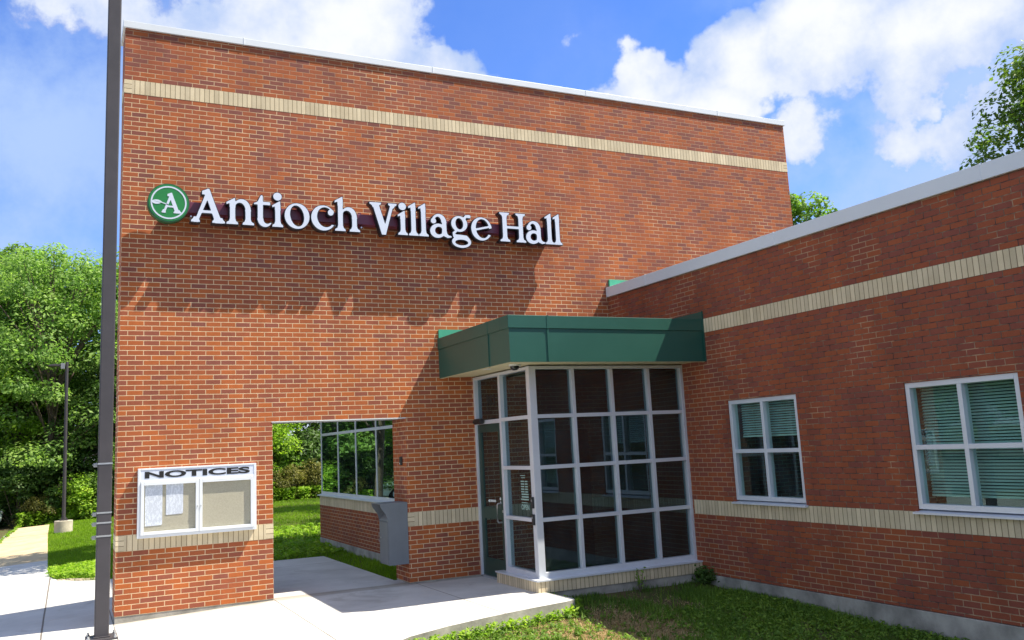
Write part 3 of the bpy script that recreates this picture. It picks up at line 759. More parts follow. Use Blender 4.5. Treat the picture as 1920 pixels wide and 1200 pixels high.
def g_a(X, Y):
    bowl = S(sd_ell(X, Y, .135, .105, .135, .115, .25), sd_ell(X, Y, .150, .108, .066, .062, .3))
    top = np.maximum(S(sd_ell(X, Y, .155, .245, .125, .135), sd_ell(X, Y, .135, .235, .062, .098)), .245-Y)
    return U(bowl, top, sd_ell(X, Y, .062, .262, .045, .044), sd_poly(X, Y, [(.205, .07), (.28, .07), (.28, .25), (.205, .25)]),
             sd_path(X, Y, [(.243, .09), (.262, .045), (.30, .02), (.352, .018)], [.037, .034, .024, .012]))
def g_g(X, Y):
    up = S(sd_ell(X, Y, .142, .24, .140, .130), sd_ell(X, Y, .142, .242, .066, .092, .1))
    lo = S(sd_ell(X, Y, .170, -.052, .165, .098), sd_ell(X, Y, .172, -.062, .112, .046))
    return U(up, lo, sd_path(X, Y, [(.085, .125), (.042, .085), (.052, .040), (.13, .030), (.25, .022), (.285, -.01)], [.018, .022, .026, .034, .034, .028]),
             sd_path(X, Y, [(.225, .325), (.262, .372), (.318, .372)], [.020, .022, .028]))
def g_V(X, Y):
    return U(sd_poly(X, Y, [(.048, .48), (.150, .48), (.262, .12), (.258, -.012), (.195, -.012)]), sd_poly(X, Y, [(.348, .48), (.400, .48), (.260, -.012), (.205, -.012)]),
             sd_poly(X, Y, foot(.058, .145, .488, .052, -1)), sd_poly(X, Y, foot(.355, .398, .488, .050, -1)))
def g_H(X, Y):
    r = [sd_poly(X, Y, [(.05, .1), (.442, .2), (.442, .24), (.05, .24)])] if False else []
    return U(sd_poly(X, Y, [(.055, .02), (.133, .02), (.133, .47), (.055, .47)]), sd_poly(X, Y, [(.350, .02), (.428, .02), (.428, .47), (.350, .47)]),
             sd_poly(X, Y, [(.12, .222), (.36, .222), (.36, .264), (.12, .264)]), sd_poly(X, Y, foot(.055, .133, 0, .052)), sd_poly(X, Y, foot(.350, .428, 0, .052)),
             sd_poly(X, Y, foot(.055, .133, .488, .052, -1)), sd_poly(X, Y, foot(.350, .428, .488, .052, -1)))
def contours(fn, x0, x1, y0, y1, h, lev):
    nx = int((x1-x0)/h)+2; ny = int((y1-y0)/h)+2
    gx_ = x0+np.arange(nx)*h; gy_ = y0+np.arange(ny)*h
    Xg, Yg = np.meshgrid(gx_, gy_, indexing='ij'); F = fn(Xg, Yg)-lev
    F[np.abs(F) < 1e-7] = 1e-7
    segs = {}
    def ep(i, j, k):
        if k == 0: a, b = (i, j), (i+1, j)
        else: a, b = (i, j), (i, j+1)
        t = F[a]/(F[a]-F[b]); return (gx_[a[0]]+t*(gx_[b[0]]-gx_[a[0]]), gy_[a[1]]+t*(gy_[b[1]]-gy_[a[1]]))
    link = {}
    I = F < 0
    for i, j in zip(*np.nonzero((I[:-1, :-1] != I[1:, :-1]) | (I[:-1, :-1] != I[:-1, 1:]) | (I[1:, 1:] != I[1:, :-1]) | (I[1:, 1:] != I[:-1, 1:]))):
        e = []
        if I[i, j] != I[i+1, j]: e.append((i, j, 0))
        if I[i+1, j] != I[i+1, j+1]: e.append((i+1, j, 1))
        if I[i, j+1] != I[i+1, j+1]: e.append((i, j+1, 0))
        if I[i, j] != I[i, j+1]: e.append((i, j, 1))
        for k in range(0, len(e)-1, 2):
            link.setdefault(e[k], []).append(e[k+1]); link.setdefault(e[k+1], []).append(e[k])
    loops = []; seen = set()
    for st in list(link):
        if st in seen: continue
        lp = [st]; seen.add(st); cur = st
        while True:
            nx_ = [q for q in link[cur] if q not in seen]
            if not nx_: break
            cur = nx_[0]; seen.add(cur); lp.append(cur)
        if len(lp) > 6:
            P = np.array([ep(*q) for q in lp])
            loops.append(P)
    return loops
def shape_mesh(name, loops, ox, oz, y0, y1, mat, parent, sc=1.0):
    cu = bpy.data.curves.new(name, 'CURVE'); cu.dimensions = '2D'; cu.fill_mode = 'BOTH'; cu.extrude = abs(y1-y0)/2
    for P in loops:
        keep = [P[0]]
        for p in P[1:]:
            if np.hypot(*(p-keep[-1])) > .0028: keep.append(p)
        sp = cu.splines.new('POLY'); sp.points.add(len(keep)-1); sp.use_cyclic_u = True
        for i, p in enumerate(keep): sp.points[i].co = (p[0]*sc, p[1]*sc, 0, 1)
    ob = bpy.data.objects.new(name+'_tmp', cu); COL.objects.link(ob)
    dg = bpy.context.evaluated_depsgraph_get()
    me = bpy.data.meshes.new_from_object(ob.evaluated_get(dg)); bpy.data.objects.remove(ob); bpy.data.curves.remove(cu)
    n = len(me.vertices); co = np.empty(n*3); me.vertices.foreach_get('co', co); co = co.reshape(-1, 3)
    P = np.stack([co[:, 0]+ox, (y0+y1)/2 - co[:, 2], co[:, 1]+oz], -1)
    me.vertices.foreach_set('co', P.ravel()); me.materials.clear(); me.materials.append(MATS[mat]); me.name = name
    bm = bmesh.new(); bm.from_mesh(me); bmesh.ops.remove_doubles(bm, verts=bm.verts, dist=1e-5); bmesh.ops.recalc_face_normals(bm, faces=bm.faces); bm.to_mesh(me); bm.free()
    o = bpy.data.objects.new(name, me); COL.objects.link(o); adopt(o, parent); return o
sign = empty('wall_sign', (.3, 0, 5.2), 'white raised letters reading Antioch Village Hall with round green logo on the tall brick wall', 'sign')
MB().box((.62, -.165, 5.385), (6.72, -.018, 5.545)).build('raceway', 'raceway_maroon', sign, bevel=.004)
for x in (1.35, 3.38, 5.57): MB().box((x-.02, -.05, 5.35), (x+.02, -.004, 5.60)).build('mounting_bracket', 'raceway_maroon', sign)
for x in (.885, 2.95, 3.36, 5.535): MB().tube([(x, -.19, 5.33), (x, -.004, 5.33)], .013, 10).build('wire_post', 'steel_strap', sign)
YF0, YB0 = -.29, -.155
GL = [('A', g_A, .869, .457), ('n', g_n, 1.345, .394), ('t', g_t, 1.733, .236), ('i', g_i, 1.990, .163), ('o', g_o, 2.171, .366), ('c', g_c, 2.562, .345), ('h', g_h, 2.915, .394),
      ('V', g_V, 3.453, .449), ('i', g_i, 3.910, .163), ('l', g_l, 4.085, .165), ('l', g_l, 4.252, .165), ('a', g_a, 4.441, .366), ('g', g_g, 4.803, .346), ('e', g_e, 5.151, .360),
      ('H', g_H, 5.660, .486), ('a', g_a, 6.139, .366), ('l', g_l, 6.505, .165), ('l', g_l, 6.662, .165)]
cache = {}
for ch, fn, x0, wd in GL:
    if ch not in cache:
        cache[ch] = (contours(fn, -.08, .62, -.24, .62, .004, 0.008), contours(fn, -.08, .62, -.24, .62, .004, -.0015))
    o_ = shape_mesh('letter', cache[ch][0], x0, 5.228, YF0, YB0, 'letter_black', sign)
    shape_mesh('letter_face', cache[ch][1], x0, 5.228, YF0-.004, YF0+.001, 'letter_white', o_)
lx, lz, lr = .579, 5.475, .272
circ = [np.array([(math.cos(a)*r_, math.sin(a)*r_) for a in np.linspace(0, 2*math.pi, 96, endpoint=False)]) for r_ in (lr, lr-.014, lr-.038, lr-.058)]
disc = shape_mesh('logo_disc', [circ[0]], lx, lz, -.29, -.15, 'logo_rim', sign)
shape_mesh('logo_face', [circ[1]], lx, lz, -.2935, -.2895, 'logo_green', disc)
shape_mesh('logo_ring', [circ[2], circ[3][::-1]], lx, lz, -.2965, -.2930, 'letter_white', disc)
Aloops = contours(lambda X, Y: g_A(X, Y, True), -.1, .6, -.1, .6, .004, 0.0)
shape_mesh('logo_letter', Aloops, lx-.105, lz-.145, -.2975, -.2930, 'letter_white', disc, sc=.585)
def leaf_sd(X, Y):
    a = np.maximum(sd_ell(X, Y, .055, -.045, .105, .105), sd_ell(X, Y, .060, .085, .105, .105))
    a = np.maximum(sd_ell(X, Y, .060, -.055, .10, .095), sd_ell(X, Y, .060, .070, .10, .095))
    a = S(a, sd_cap(X, Y, (.03, .018), (.15, -.012), .0018, .0024))
    return np.minimum(a, sd_cap(X, Y, (.125, .004), (.215, -.025), .006, .007))
Ll = contours(leaf_sd, -.08, .30, -.15, .15, .003, 0.0)
shape_mesh('logo_leaf', Ll, lx-.215, lz-.005, -.2975, -.2930, 'letter_white', disc, sc=.95)

# ------------------------------------------------------------------ notice cabinet
nc = empty('notice_board', (1.02, 0, .96), 'white aluminium two-door glass notice cabinet headed NOTICES on the brick pier', 'notice board')
nx0, nx1, nz0, nz1, yf = .252, 1.786, .965, 1.868, -.098
zs = 1.700
f = MB().box((nx0, yf, nz0), (nx0+.035, -.004, nz1)).box((nx1-.035, yf, nz0), (nx1, -.004, nz1)).box((nx0+.035, yf, nz0), (nx1-.035, -.004, nz0+.035)).box((nx0+.035, yf, nz1-.022), (nx1-.035, -.004, nz1)).box((nx0+.035, yf, zs-.012), (nx1-.035, -.004, zs+.010))
f.build('cabinet_frame', 'cabinet_white', nc, bevel=.004)
MB().box((nx0+.035, yf+.006, zs+.010), (nx1-.035, -.006, nz1-.022)).build('header_panel', 'letter_white', nc)
text_mesh('header_lettering', 'NOTICES', .2, 'ink_black', (nx0+.085, yf+.004, zs+.036), (1, 0, 0), width=1.36, height=.088, parent=nc, bold=.008)
MB().box((nx0+.036, -.072, nz0+.036), (nx1-.036, -.006, zs-.013)).build('cork_panel', 'cork', nc)
xm = (nx0+nx1)/2 + .005
for a, bb, lk in ((nx0+.037, xm-.002, xm-.022), (xm+.002, nx1-.037, xm+.022)):
    d = MB(); z0_, z1_ = nz0+.037, zs-.014; fw = .042
    d.box((a, yf-.012, z0_), (a+fw, yf+.02, z1_)).box((bb-fw, yf-.012, z0_), (bb, yf+.02, z1_)).box((a+fw, yf-.012, z0_), (bb-fw, yf+.02, z0_+fw)).box((a+fw, yf-.012, z1_-fw), (bb-fw, yf+.02, z1_))
    d = d.build('cabinet_door', 'cabinet_white', nc, bevel=.003)
    MB().box((a+fw-.005, yf, z0_+fw-.005), (bb-fw+.005, yf+.005, z1_-fw+.005)).build('pane', 'glass_clear', d)
    MB().tube([(lk, yf-.010, 1.335), (lk, yf-.022, 1.335)], .009, 12).build('lock', 'steel_strap', d)
for x0, x1, z0_, z1_, lb, rz in ((.345, .560, 1.115, 1.655, 'long white typed notice pinned at the left of the cabinet', .01), (.605, .822, 1.245, 1.655, 'shorter white typed notice pinned right of the long one', -.01)):
    p = MB(); c0 = (x0+x1)/2
    p.prism([(x0, z0_+.01), (x0+.004, z0_), (x1-.012, z0_+.004), (x1, z0_+.016), (x1+.002, z1_), (x0+.001, z1_-.003)], 'y', -.0765, -.074)
    tag(p.build('paper_notice', 'paper'), lb, 'paper notice', 'paper notices in the cabinet')

# ------------------------------------------------------------------ drop box on the jamb
db = empty('drop_box', (3.88, .2, .26), 'grey steel payment drop box with hooded chute bolted to the opening jamb', 'drop box')
dx0, dx1, dy0, dy1, dz0, dz1 = 3.725, 4.030, .0, .42, .275, 1.175
prof = [(dx1, dz0), (dx0, dz0), (dx0, .90), (dx0+.105, 1.02), (dx0+.105, dz1-.012), (dx1, dz1-.012)]
MB().prism(prof, 'y', dy0+.006, dy1-.006).build('body', 'box_grey', db)
cheek = [(dx1, dz0-.002), (dx0-.003, dz0-.002), (dx0-.003, .905), (dx0-.030, 1.0), (dx0-.115, 1.12), (dx0-.125, dz1), (dx1, dz1)]
MB().prism(cheek, 'y', dy0, dy0+.006).prism(cheek, 'y', dy1-.006, dy1).box((dx0-.125, dy0+.006, dz1-.012), (dx1, dy1-.006, dz1)).build('hood', 'box_grey', db)
MB().prism([(dx0+.002, .908), (dx0+.104, 1.026), (dx0+.094, 1.032), (dx0-.006, .915)], 'y', dy0+.012, dy1-.012).build('chute', 'chute_metal', db)
MB().box((dx0+.100, dy0+.08, 1.095), (dx0+.1045, dy1-.08, 1.125)).build('slot', 'dark_gap', db)
d = MB().box((dx0-.010, dy0+.022, dz0+.02), (dx0-.0005, dy1-.022, .892)).build('door', 'box_grey', db, bevel=.003)
MB().tube([(dx0-.010, .33, .66), (dx0-.020, .33, .66)], .012, 12).build('lock', 'steel_strap', d)
MB().tube([(dx0-.010, .375, .72), (dx0-.030, .375, .72), (dx0-.030, .375, .60), (dx0-.010, .375, .60)], .005, 8).build('handle', 'chute_metal', d)
cr = empty('card_reader', (XR, .22, 1.78), 'small black card reader on the brick jamb above the drop box', 'card reader')
MB().box((XR-.025, .165, 1.72), (XR-.001, .255, 1.85)).build('housing', 'black_plastic', cr, bevel=.006)
MB().box((XR-.028, .225, 1.735), (XR-.0255, .245, 1.755)).build('indicator', 'white_decal', cr)

# ------------------------------------------------------------------ foreground pole
gz = float(slab_z(-.17, -.9))
fp = empty('light_pole', (-.175, -.88, gz), 'tall dark bronze square steel pole on a base plate in the left foreground', 'light pole')
px0, px1, py0, py1 = -.256, -.096, -.96, -.80
MB().box((px0, py0, gz+.03), (px1, py1, 10.5)).build('shaft', 'pole_bronze', fp, bevel=.012)
MB().box((-.35, -1.05, gz+.002), (0.0, -.71, gz+.03)).box((px0-.012, py0-.012, gz+.03), (px1+.012, py1+.012, gz+.045)).build('base_plate', 'pole_bronze', fp, bevel=.006)
for x, y in ((-.32, -1.02), (-.03, -1.02), (-.32, -.74), (-.03, -.74)): MB().tube([(x, y, gz+.03), (x, y, gz+.0475), (x, y, gz+.048), (x, y, gz+.07)], [.022, .022, .013, .013], 8).build('anchor_bolt', 'steel_strap', fp)
for z in (1.958, 1.373, 1.255, 1.099):
    s = MB(); e = .004; tz = .0095
    s.box((px0-e, py0-e, z-tz), (px1+e, py0, z+tz)).box((px0-e, py1, z-tz), (px1+e, py1+e, z+tz)).box((px0-e, py0, z-tz), (px0, py1, z+tz)).box((px1, py0, z-tz), (px1+e, py1, z+tz))
    s = s.build('strap', 'steel_strap', fp)
    MB().box((px0-.05, -.93, z-.038), (px0-e-.001, -.90, z+.008)).tube([(px0-.052, -.915, z-.012), (px0-.060, -.915, z-.012)], .010, 6).build('buckle', 'chute_metal', s, bevel=.004)

# ------------------------------------------------------------------ far lamp post
lx_, ly_ = -.66, 19.3; gz = float(ground_z(lx_, ly_))
lp = empty('lamp_post', (lx_, ly_, gz), 'slim dark lamp post on a round concrete base beside the far lawn', 'lamp post')
MB().tube([(lx_, ly_, gz-.3), (lx_, ly_, gz+.40)], .27, 28).build('concrete_base', 'concrete_pale', lp, smooth=True, bevel=.01)
MB().box((lx_-.12, ly_-.12, gz+.401), (lx_+.12, ly_+.12, gz+.44)).tube([(lx_, ly_, gz+.44), (lx_, ly_, gz+.50)], .08, 12).build('base_plate', 'pole_bronze', lp)
MB().tube([(lx_, ly_, gz+.44), (lx_-.03, ly_, 5.32)], [.058, .048], 10).build('shaft', 'pole_bronze', lp, smooth=True)
hd = MB().box((lx_-.30, ly_-.04, 5.17), (lx_-.07, ly_+.04, 5.24)).prism([(lx_-.58, 5.19), (lx_-.52, 5.225), (lx_-.30, 5.245), (lx_-.28, 5.17), (lx_-.56, 5.175)], 'y', ly_-.15, ly_+.15).build('lamp_head', 'pole_bronze', lp, bevel=.008)
MB().box((lx_-.21, ly_-.09, 5.09), (lx_-.09, ly_+.06, 5.27)).build('junction_box', 'chute_metal', lp)

# ------------------------------------------------------------------ parked cars (seen mirrored in the rear window)
def car(cx, cy, gz, rot, paint, label):
    root = empty('parked_car', (0, 0, 0), label, 'car', 'cars in the parking lot')
    L, Wd = 2.25, .88
    prof = [(-L, .42), (-L, .70), (-L+.12, .84), (-1.05, .92), (.95, .94), (1.75, .84), (L-.08, .72), (L, .52), (L-.05, .30)]
    low = [(1.85, .22), (1.72, .46), (1.50, .60), (1.25, .60), (1.02, .46), (.92, .22), (-.95, .22), (-1.05, .46), (-1.27, .60), (-1.52, .60), (-1.75, .46), (-1.85, .22), (-L+.06, .26)]
    MB().prism(prof+low, 'y', -Wd, Wd).build('body', paint, root, bevel=.06, smooth=True)
    gh = MB(); i = len(gh.v)
    a = [(-1.75, .90), (-1.15, 1.40), (.25, 1.42), (1.10, .93)]
    gh.v += [(x, -Wd+(.03 if z < 1 else .20), z) for x, z in a] + [(x, Wd-(.03 if z < 1 else .20), z) for x, z in a]
    gh._f([(0, 1, 2, 3), (7, 6, 5, 4), (0, 4, 5, 1), (1, 5, 6, 2), (2, 6, 7, 3), (3, 7, 4, 0)], i)
    gh.build('windows', 'car_glass', root, bevel=.04, smooth=True)
    MB().prism([(-1.22, 1.385), (-1.15, 1.425), (.28, 1.445), (.36, 1.40)], 'y', -Wd+.19, Wd-.19).build('roof', paint, root, bevel=.02)
    for sx in (1.38, -1.40):
        for sy in (-1, 1):
            wh = MB().tube([(sx, sy*(Wd-.20), .32), (sx, sy*(Wd-.01), .32)], .32, 24).build('wheel', 'rubber', root, smooth=True, bevel=.02)
            MB().tube([(sx, sy*(Wd-.02), .32), (sx, sy*(Wd+.005), .32)], .21, 16).build('rim', 'steel_strap', wh, smooth=True)
    for sy in (-1, 1):
        MB().box((L-.10, sy*.52, .60), (L+.012, sy*.80, .72)).build('headlight', 'lamp_lens', root, bevel=.03)
    root.location = (cx, cy, gz); root.rotation_euler = (0, 0, rot); return root
car(-5.05, 26.75, -.33, rad(3), 'car_white', 'pale parked car nearest the walkway, mirrored in the rear window')
car(-8.0, 32.6, -.33, rad(-4), 'car_blue', 'dark blue parked car behind the pale one')

# ------------------------------------------------------------------ vegetation
def leaves_mesh(name, C, N, size, tone, mats, asp=.55):
    """C centres (n,3), N normals (n,3), size (n,), tone (n,) -> one mesh of folded leaf faces"""
    n = len(C)
    r = rng.normal(size=(n, 3)); N = N/np.linalg.norm(N, axis=1, keepdims=True)
    A = np.cross(N, r); A /= np.linalg.norm(A, axis=1, keepdims=True); B = np.cross(N, A)
    s = size[:, None]
    v0 = C - A*s*.5; v1 = C + B*s*asp*.5 - N*s*.08; v2 = C + A*s*.5; v3 = C - B*s*asp*.5 - N*s*.08
    V = np.stack([v0, v1, v2, v3], 1).reshape(-1, 3)
    me = bpy.data.meshes.new(name); me.vertices.add(n*4); me.vertices.foreach_set('co', V.astype('f').ravel())
    me.loops.add(n*6); k = np.arange(n)*4
    idx = np.stack([k, k+1, k+2, k, k+2, k+3], 1).ravel(); me.loops.foreach_set('vertex_index', idx.astype('i'))
    me.polygons.add(n*2); me.polygons.foreach_set('loop_start', (np.arange(n*2)*3).astype('i'))
    me.update(calc_edges=True); me.validate()
    at = me.attributes.new('tone', 'FLOAT', 'POINT'); at.data.foreach_set('value', np.repeat(tone, 4).astype('f'))
    me.materials.append(MATS[mats]); return me
def crown_points(h0, h1, R, nclump, nleaf, seed, spread=.55, droop=.3):
    r = np.random.default_rng(seed)
    cs = []; 
    for _ in range(nclump):
        t = r.uniform(0, 1)**.85; z = h0 + (h1-h0)*t
        rr = R*math.sqrt(max(.06, 1-((t-.38)/.66)**2))
        a = r.uniform(0, 2*math.pi); q = r.uniform(.35, 1.05)
        cs.append((math.cos(a)*rr*q, math.sin(a)*rr*q, z, r.uniform(.55, 1.25)*spread))
    cs = np.array(cs); per = nleaf//nclump
    C = []; N = []; Tn = []
    for cx, cy, cz, s in cs:
        u = r.normal(size=(per, 3)); u /= np.linalg.norm(u, axis=1, keepdims=True)
        q = r.uniform(.35, 1.0, per)[:, None]**.6
        p = u*q*np.array([s*1.35, s*1.35, s*.75]); p[:, 2] -= droop*(p[:, 0]**2+p[:, 1]**2)/max(s, .1)*.6
        C.append(p+np.array([cx, cy, cz])); N.append(u*.7+np.array([0, 0, .75])+r.normal(size=(per, 3))*.45)
        Tn.append(np.clip(r.uniform(.15, .75)+r.normal(size=per)*.18, 0, 1))
    return cs, np.concatenate(C), np.concatenate(N), np.concatenate(Tn)
def make_tree(name, H, R, base, nclump, nleaf, lsize, mat, seed, label, cat='tree', group=None, spread=.9, trunk_r=.18):
    r = np.random.default_rng(seed+100)
    root = empty(name, (0, 0, 0), label, cat, group)
    cs, C, N, Tn = crown_points(base, H, R, nclump, nleaf, seed, spread)
    me = leaves_mesh('crown', C, N, r.uniform(.6, 1.3, len(C))*lsize, Tn, mat)
    cr = bpy.data.objects.new('crown', me); COL.objects.link(cr); cr.parent = root
    tb = MB(); top = (r.uniform(-.4, .4), r.uniform(-.4, .4), H*.86)
    P = [(0, 0, -.3), (top[0]*.1, top[1]*.1, H*.15), (top[0]*.4, top[1]*.6, H*.45), top]
    tb.tube(P, [trunk_r*1.25, trunk_r, trunk_r*.65, trunk_r*.12], 9)
    for c_ in cs[::2]:
        z0 = max(base*.6, c_[2]*.62 - .3); t = z0/H; st = (top[0]*t, top[1]*t, z0)
        mid = ((st[0]+c_[0])/2, (st[1]+c_[1])/2, (z0+c_[2])/2+.15)
        tb.tube([st, mid, (c_[0], c_[1], c_[2])], [trunk_r*.30, trunk_r*.18, .012], 5, False)
    t = tb.build('trunk', 'bark', None, smooth=True); t.parent = root
    return root
def put(o, x, y, rz, sc, label=None, z=None, group=None):
    o.location = (x, y, float(ground_z(x, y)) if z is None else z); o.rotation_euler = (0, 0, rz); o.scale = (sc, sc, sc*1.0)
    if label: o['label'] = label
    return o
G = 'trees of the wood edge'
proto = {
 'ash': make_tree('broadleaf_tree', 10.6, 3.4, 2.6, 120, 26000, .17, 'leaf_mid', 1, 'x', 'tree', G, .80, .2),
 'locust': make_tree('broadleaf_tree', 10.2, 3.2, 1.8, 130, 28000, .15, 'leaf_pale', 2, 'x', 'tree', G, .72, .17),
 'maple': make_tree('broadleaf_tree', 9.0, 3.3, 1.4, 110, 24000, .19, 'leaf_dark', 3, 'x', 'tree', G, .85, .2),
 'young': make_tree('young_tree', 5.6, 2.3, .8, 70, 15000, .16, 'leaf_bright', 4, 'x', 'tree', G, .60, .09),
}
used = set()
def plant(k, x, y, rz, sc, label):
    if k in used: o = dup_tree(proto[k])
    else: o = proto[k]; used.add(k)
    return put(o, x, y, rz, sc, label)
# the visible edge of the wood at the left
plant('locust', -1.2, 28.0, .3, 1.10, 'tall pale green feathery tree behind the far lamp post')
plant('ash', -4.3, 33.4, 1.7, 1.18, 'mid green broad tree at the left border of the photo, left of the feathery tree')
plant('locust', -3.9, 31.6, 2.2, 1.16, 'pale feathery tree rising between the left border tree and the tall feathery one')
plant('young', -2.6, 30.2, .8, 1.18, 'bright yellow-green low tree overhanging the left end of the path')
plant('ash', 2.0, 29.8, 2.6, 1.07, 'mid green tree whose edge shows between dark pole and brick wall')
plant('maple', -2.2, 34.5, 3.3, 1.3, 'dark leafy tree deeper in the wood behind the feathery tree')
plant('maple', 1.2, 26.9, 4.4, .72, 'dark low tree with drooping boughs beside the far lawn, right of the lamp post')
plant('maple', 8.6, 31.0, .9, 1.0, 'dark shady tree filling the brick opening above the lawn')
plant('ash', 12.2, 33, 5.1, 1.0, 'mid green tree behind the dark one seen through the brick opening')
plant('young', 6.2, 27.6, 2.2, .95, 'bright green young tree at the left edge of the brick opening')
# beyond the frame: what the windows mirror
BK = 'tree of the wood edge left of the photographed part, seen only mirrored in window glass'
k = 0
for x, y in [(-8.2, 41), (-12, 41), (-16.5, 40), (-21, 35.5), (-25.5, 33), (-29, 29.5), (-32, 25), (-34, 20), (-35.5, 15), (-36, 10), (-36.5, 5), (-38.5, 30), (-20, 41), (-10.5, 42), (-5, 37), (5.5, 35), (-28, 37)]:
    plant(('ash', 'maple', 'locust')[k % 3], x, y, k*1.3, .95+.12*math.sin(k*2.1), BK); k += 1
big = make_tree('broadleaf_tree', 13.6, 3.7, 6.5, 120, 36000, .19, 'leaf_deep', 11, 'large green tree standing beyond the office roof at the right border', 'tree', None, .85, .3)
put(big, 27.75, 2.45, .5, 1.0)
sm_ = make_tree('broadleaf_tree', 13.6, 3.4, 5.5, 60, 11000, .24, 'leaf_mid', 12, 'small green treetop rising behind the right end of the tall brick wall', 'tree', None, .62, .2)
put(sm_, 30.0, 18.4, .9, .985)

# shrubs and undergrowth at the wood edge
def make_shrub(seed, mat, R, H, nl, ls, label):
    r = np.random.default_rng(seed); root = empty('shrub', (0, 0, 0), label, 'shrub', 'shrubs along the wood edge')
    cs, C, N, Tn = crown_points(.12, H, R, 26, nl, seed, .38)
    me = leaves_mesh('foliage', C, N, r.uniform(.6, 1.3, len(C))*ls, Tn, mat)
    o = bpy.data.objects.new('foliage', me); COL.objects.link(o); o.parent = root
    tb = MB()
    for c_ in cs[::2]: tb.tube([(c_[0]*.1, c_[1]*.1, -.1), (c_[0]*.6, c_[1]*.6, c_[2]*.6), tuple(c_[:3])], [.022, .014, .005], 5, False)
    t = tb.build('stem', 'bark', None); t.parent = root
    return root
sp = {'d': make_shrub(21, 'leaf_dark', 1.3, 2.0, 7000, .13, 'x'), 'b': make_shrub(22, 'leaf_bright', 1.0, 1.7, 5500, .13, 'x'), 'o': make_shrub(23, 'leaf_olive', 1.0, 1.35, 5200, .10, 'x'), 'm': make_shrub(24, 'leaf_mid', 1.2, 2.4, 6500, .13, 'x')}
su = set()
def shrub(k, x, y, s, label):
    o = dup_tree(sp[k]) if k in su else sp[k]; su.add(k); put(o, x, y, random.uniform(0, 6), s, label)
shrub('m', -2.5, 31.0, 1.0, 'mid green shrub at the left border above the path end')
shrub('d', -2.3, 26.9, 1.1, 'dark green shrub at the far end of the path')
shrub('o', -1.5, 25.9, .75, 'yellowish twiggy shrub left of the far lamp post base')
shrub('b', .15, 25.5, .95, 'bright green shrub right of the far lamp post')
shrub('d', -.6, 27.0, 1.15, 'dark green shrub straight behind the far lamp post')
shrub('m', 1.3, 25.6, 1.0, 'mid green shrub hard against the left edge of the tall brick wall')
shrub('b', 6.9, 26.2, .95, 'bright green shrub at the left side of the brick opening')
shrub('o', 7.9, 26.0, 1.0, 'olive weedy shrub in the middle of the brick opening behind the lawn')
shrub('o', 9.3, 26.4, 1.1, 'olive weedy shrub beside the rear wing corner behind the lawn')
shrub('m', 7.4, 27.6, 1.2, 'mid green shrub behind the olive ones in the brick opening')
shrub('d', 9.4, 28.0, 1.4, 'dark shrub in the deep shade behind the olive ones')
shrub('d', 3.4, 26.9, 1.2, 'dark shrub of the wood edge hidden behind the brick pier, mirrored in the glass')
shrub('m', 5.2, 26.4, 1.0, 'mid green shrub hidden behind the brick pier, left of the opening view')
# a tree left of the walk whose shade falls across it
sh = make_tree('broadleaf_tree', 7.2, 1.9, 3.4, 46, 9000, .17, 'leaf_mid', 31, 'small tree behind the sign wall that shades the path and the lawn', 'tree', None, .6, .10)
put(sh, 2.7, 9.3, 1.0, 1.1)

sh2 = dup_tree(sh); put(sh2, 11.4, 17.4, 2.2, 1.25, 'tree behind the rear wing whose shade bands the back lawn')
sh3 = dup_tree(sh); put(sh3, 9.9, 11.6, 4.1, .85, 'smaller tree just behind the rear wing corner')
# undergrowth as one mass
def blades(name, X, Y, hmin, hmax, wdt, mat, zf=ground_z, lean=.35, seg=2, tone=None):
    n = len(X); Z = zf(X, Y); h = rng.uniform(hmin, hmax, n); a = rng.uniform(0, 2*np.pi, n); le = np.abs(rng.normal(0, lean, n))*h
    dx, dy = np.cos(a), np.sin(a); px, py = -dy, dx; wv = wdt*rng.uniform(.6, 1.4, n)
    def pt(t, side, lf): return np.stack([X+dx*le*lf+px*wv*side, Y+dy*le*lf+py*wv*side, Z+h*t], -1)
    V = np.stack([pt(-.03, -.5, 0), pt(-.03, .5, 0), pt(.55, .42, .35), pt(.55, -.42, .35), pt(1.0-.12*rng.random(n), 0, 1.0)], 1).reshape(-1, 3)
    k = np.arange(n)*5
    idx = np.stack([k, k+1, k+2, k, k+2, k+3, k+3, k+2, k+4], 1).ravel()
    me = bpy.data.meshes.new(name); me.vertices.add(n*5); me.vertices.foreach_set('co', V.astype('f').ravel())
    me.loops.add(n*9); me.loops.foreach_set('vertex_index', idx.astype('i'))
    me.polygons.add(n*3); me.polygons.foreach_set('loop_start', (np.arange(n*3)*3).astype('i'))
    me.update(calc_edges=True); me.validate()
    tn = rng.uniform(0, 1, n) if tone is None else tone
    at = me.attributes.new('tone', 'FLOAT', 'POINT'); at.data.foreach_set('value', np.repeat(np.clip(tn, 0, 1), 5).astype('f'))
    me.materials.append(MATS[mat]); o = bpy.data.objects.new(name, me); COL.objects.link(o)
    return tag(o, kind='stuff')
def in_poly(X, Y, pts):
    ins = np.zeros(X.shape, bool); n = len(pts)
    for i in range(n):
        x1, y1 = pts[i]; x2, y2 = pts[(i+1) % n]
        c_ = ((y1 > Y) != (y2 > Y)) & (X < (x2-x1)*(Y-y1)/((y2-y1) or 1e-9)+x1); ins ^= c_
    return ins
def pnoise(X, Y, s, seed):
    r = np.random.default_rng(seed); v = 0
    for k in range(5):
        a = r.uniform(0, 6.28); f = s*(1.0+.9*k); v = v+np.sin(X*f*math.cos(a)+Y*f*math.sin(a)+r.uniform(0, 6))/(1+.5*k)
    return v/2.6
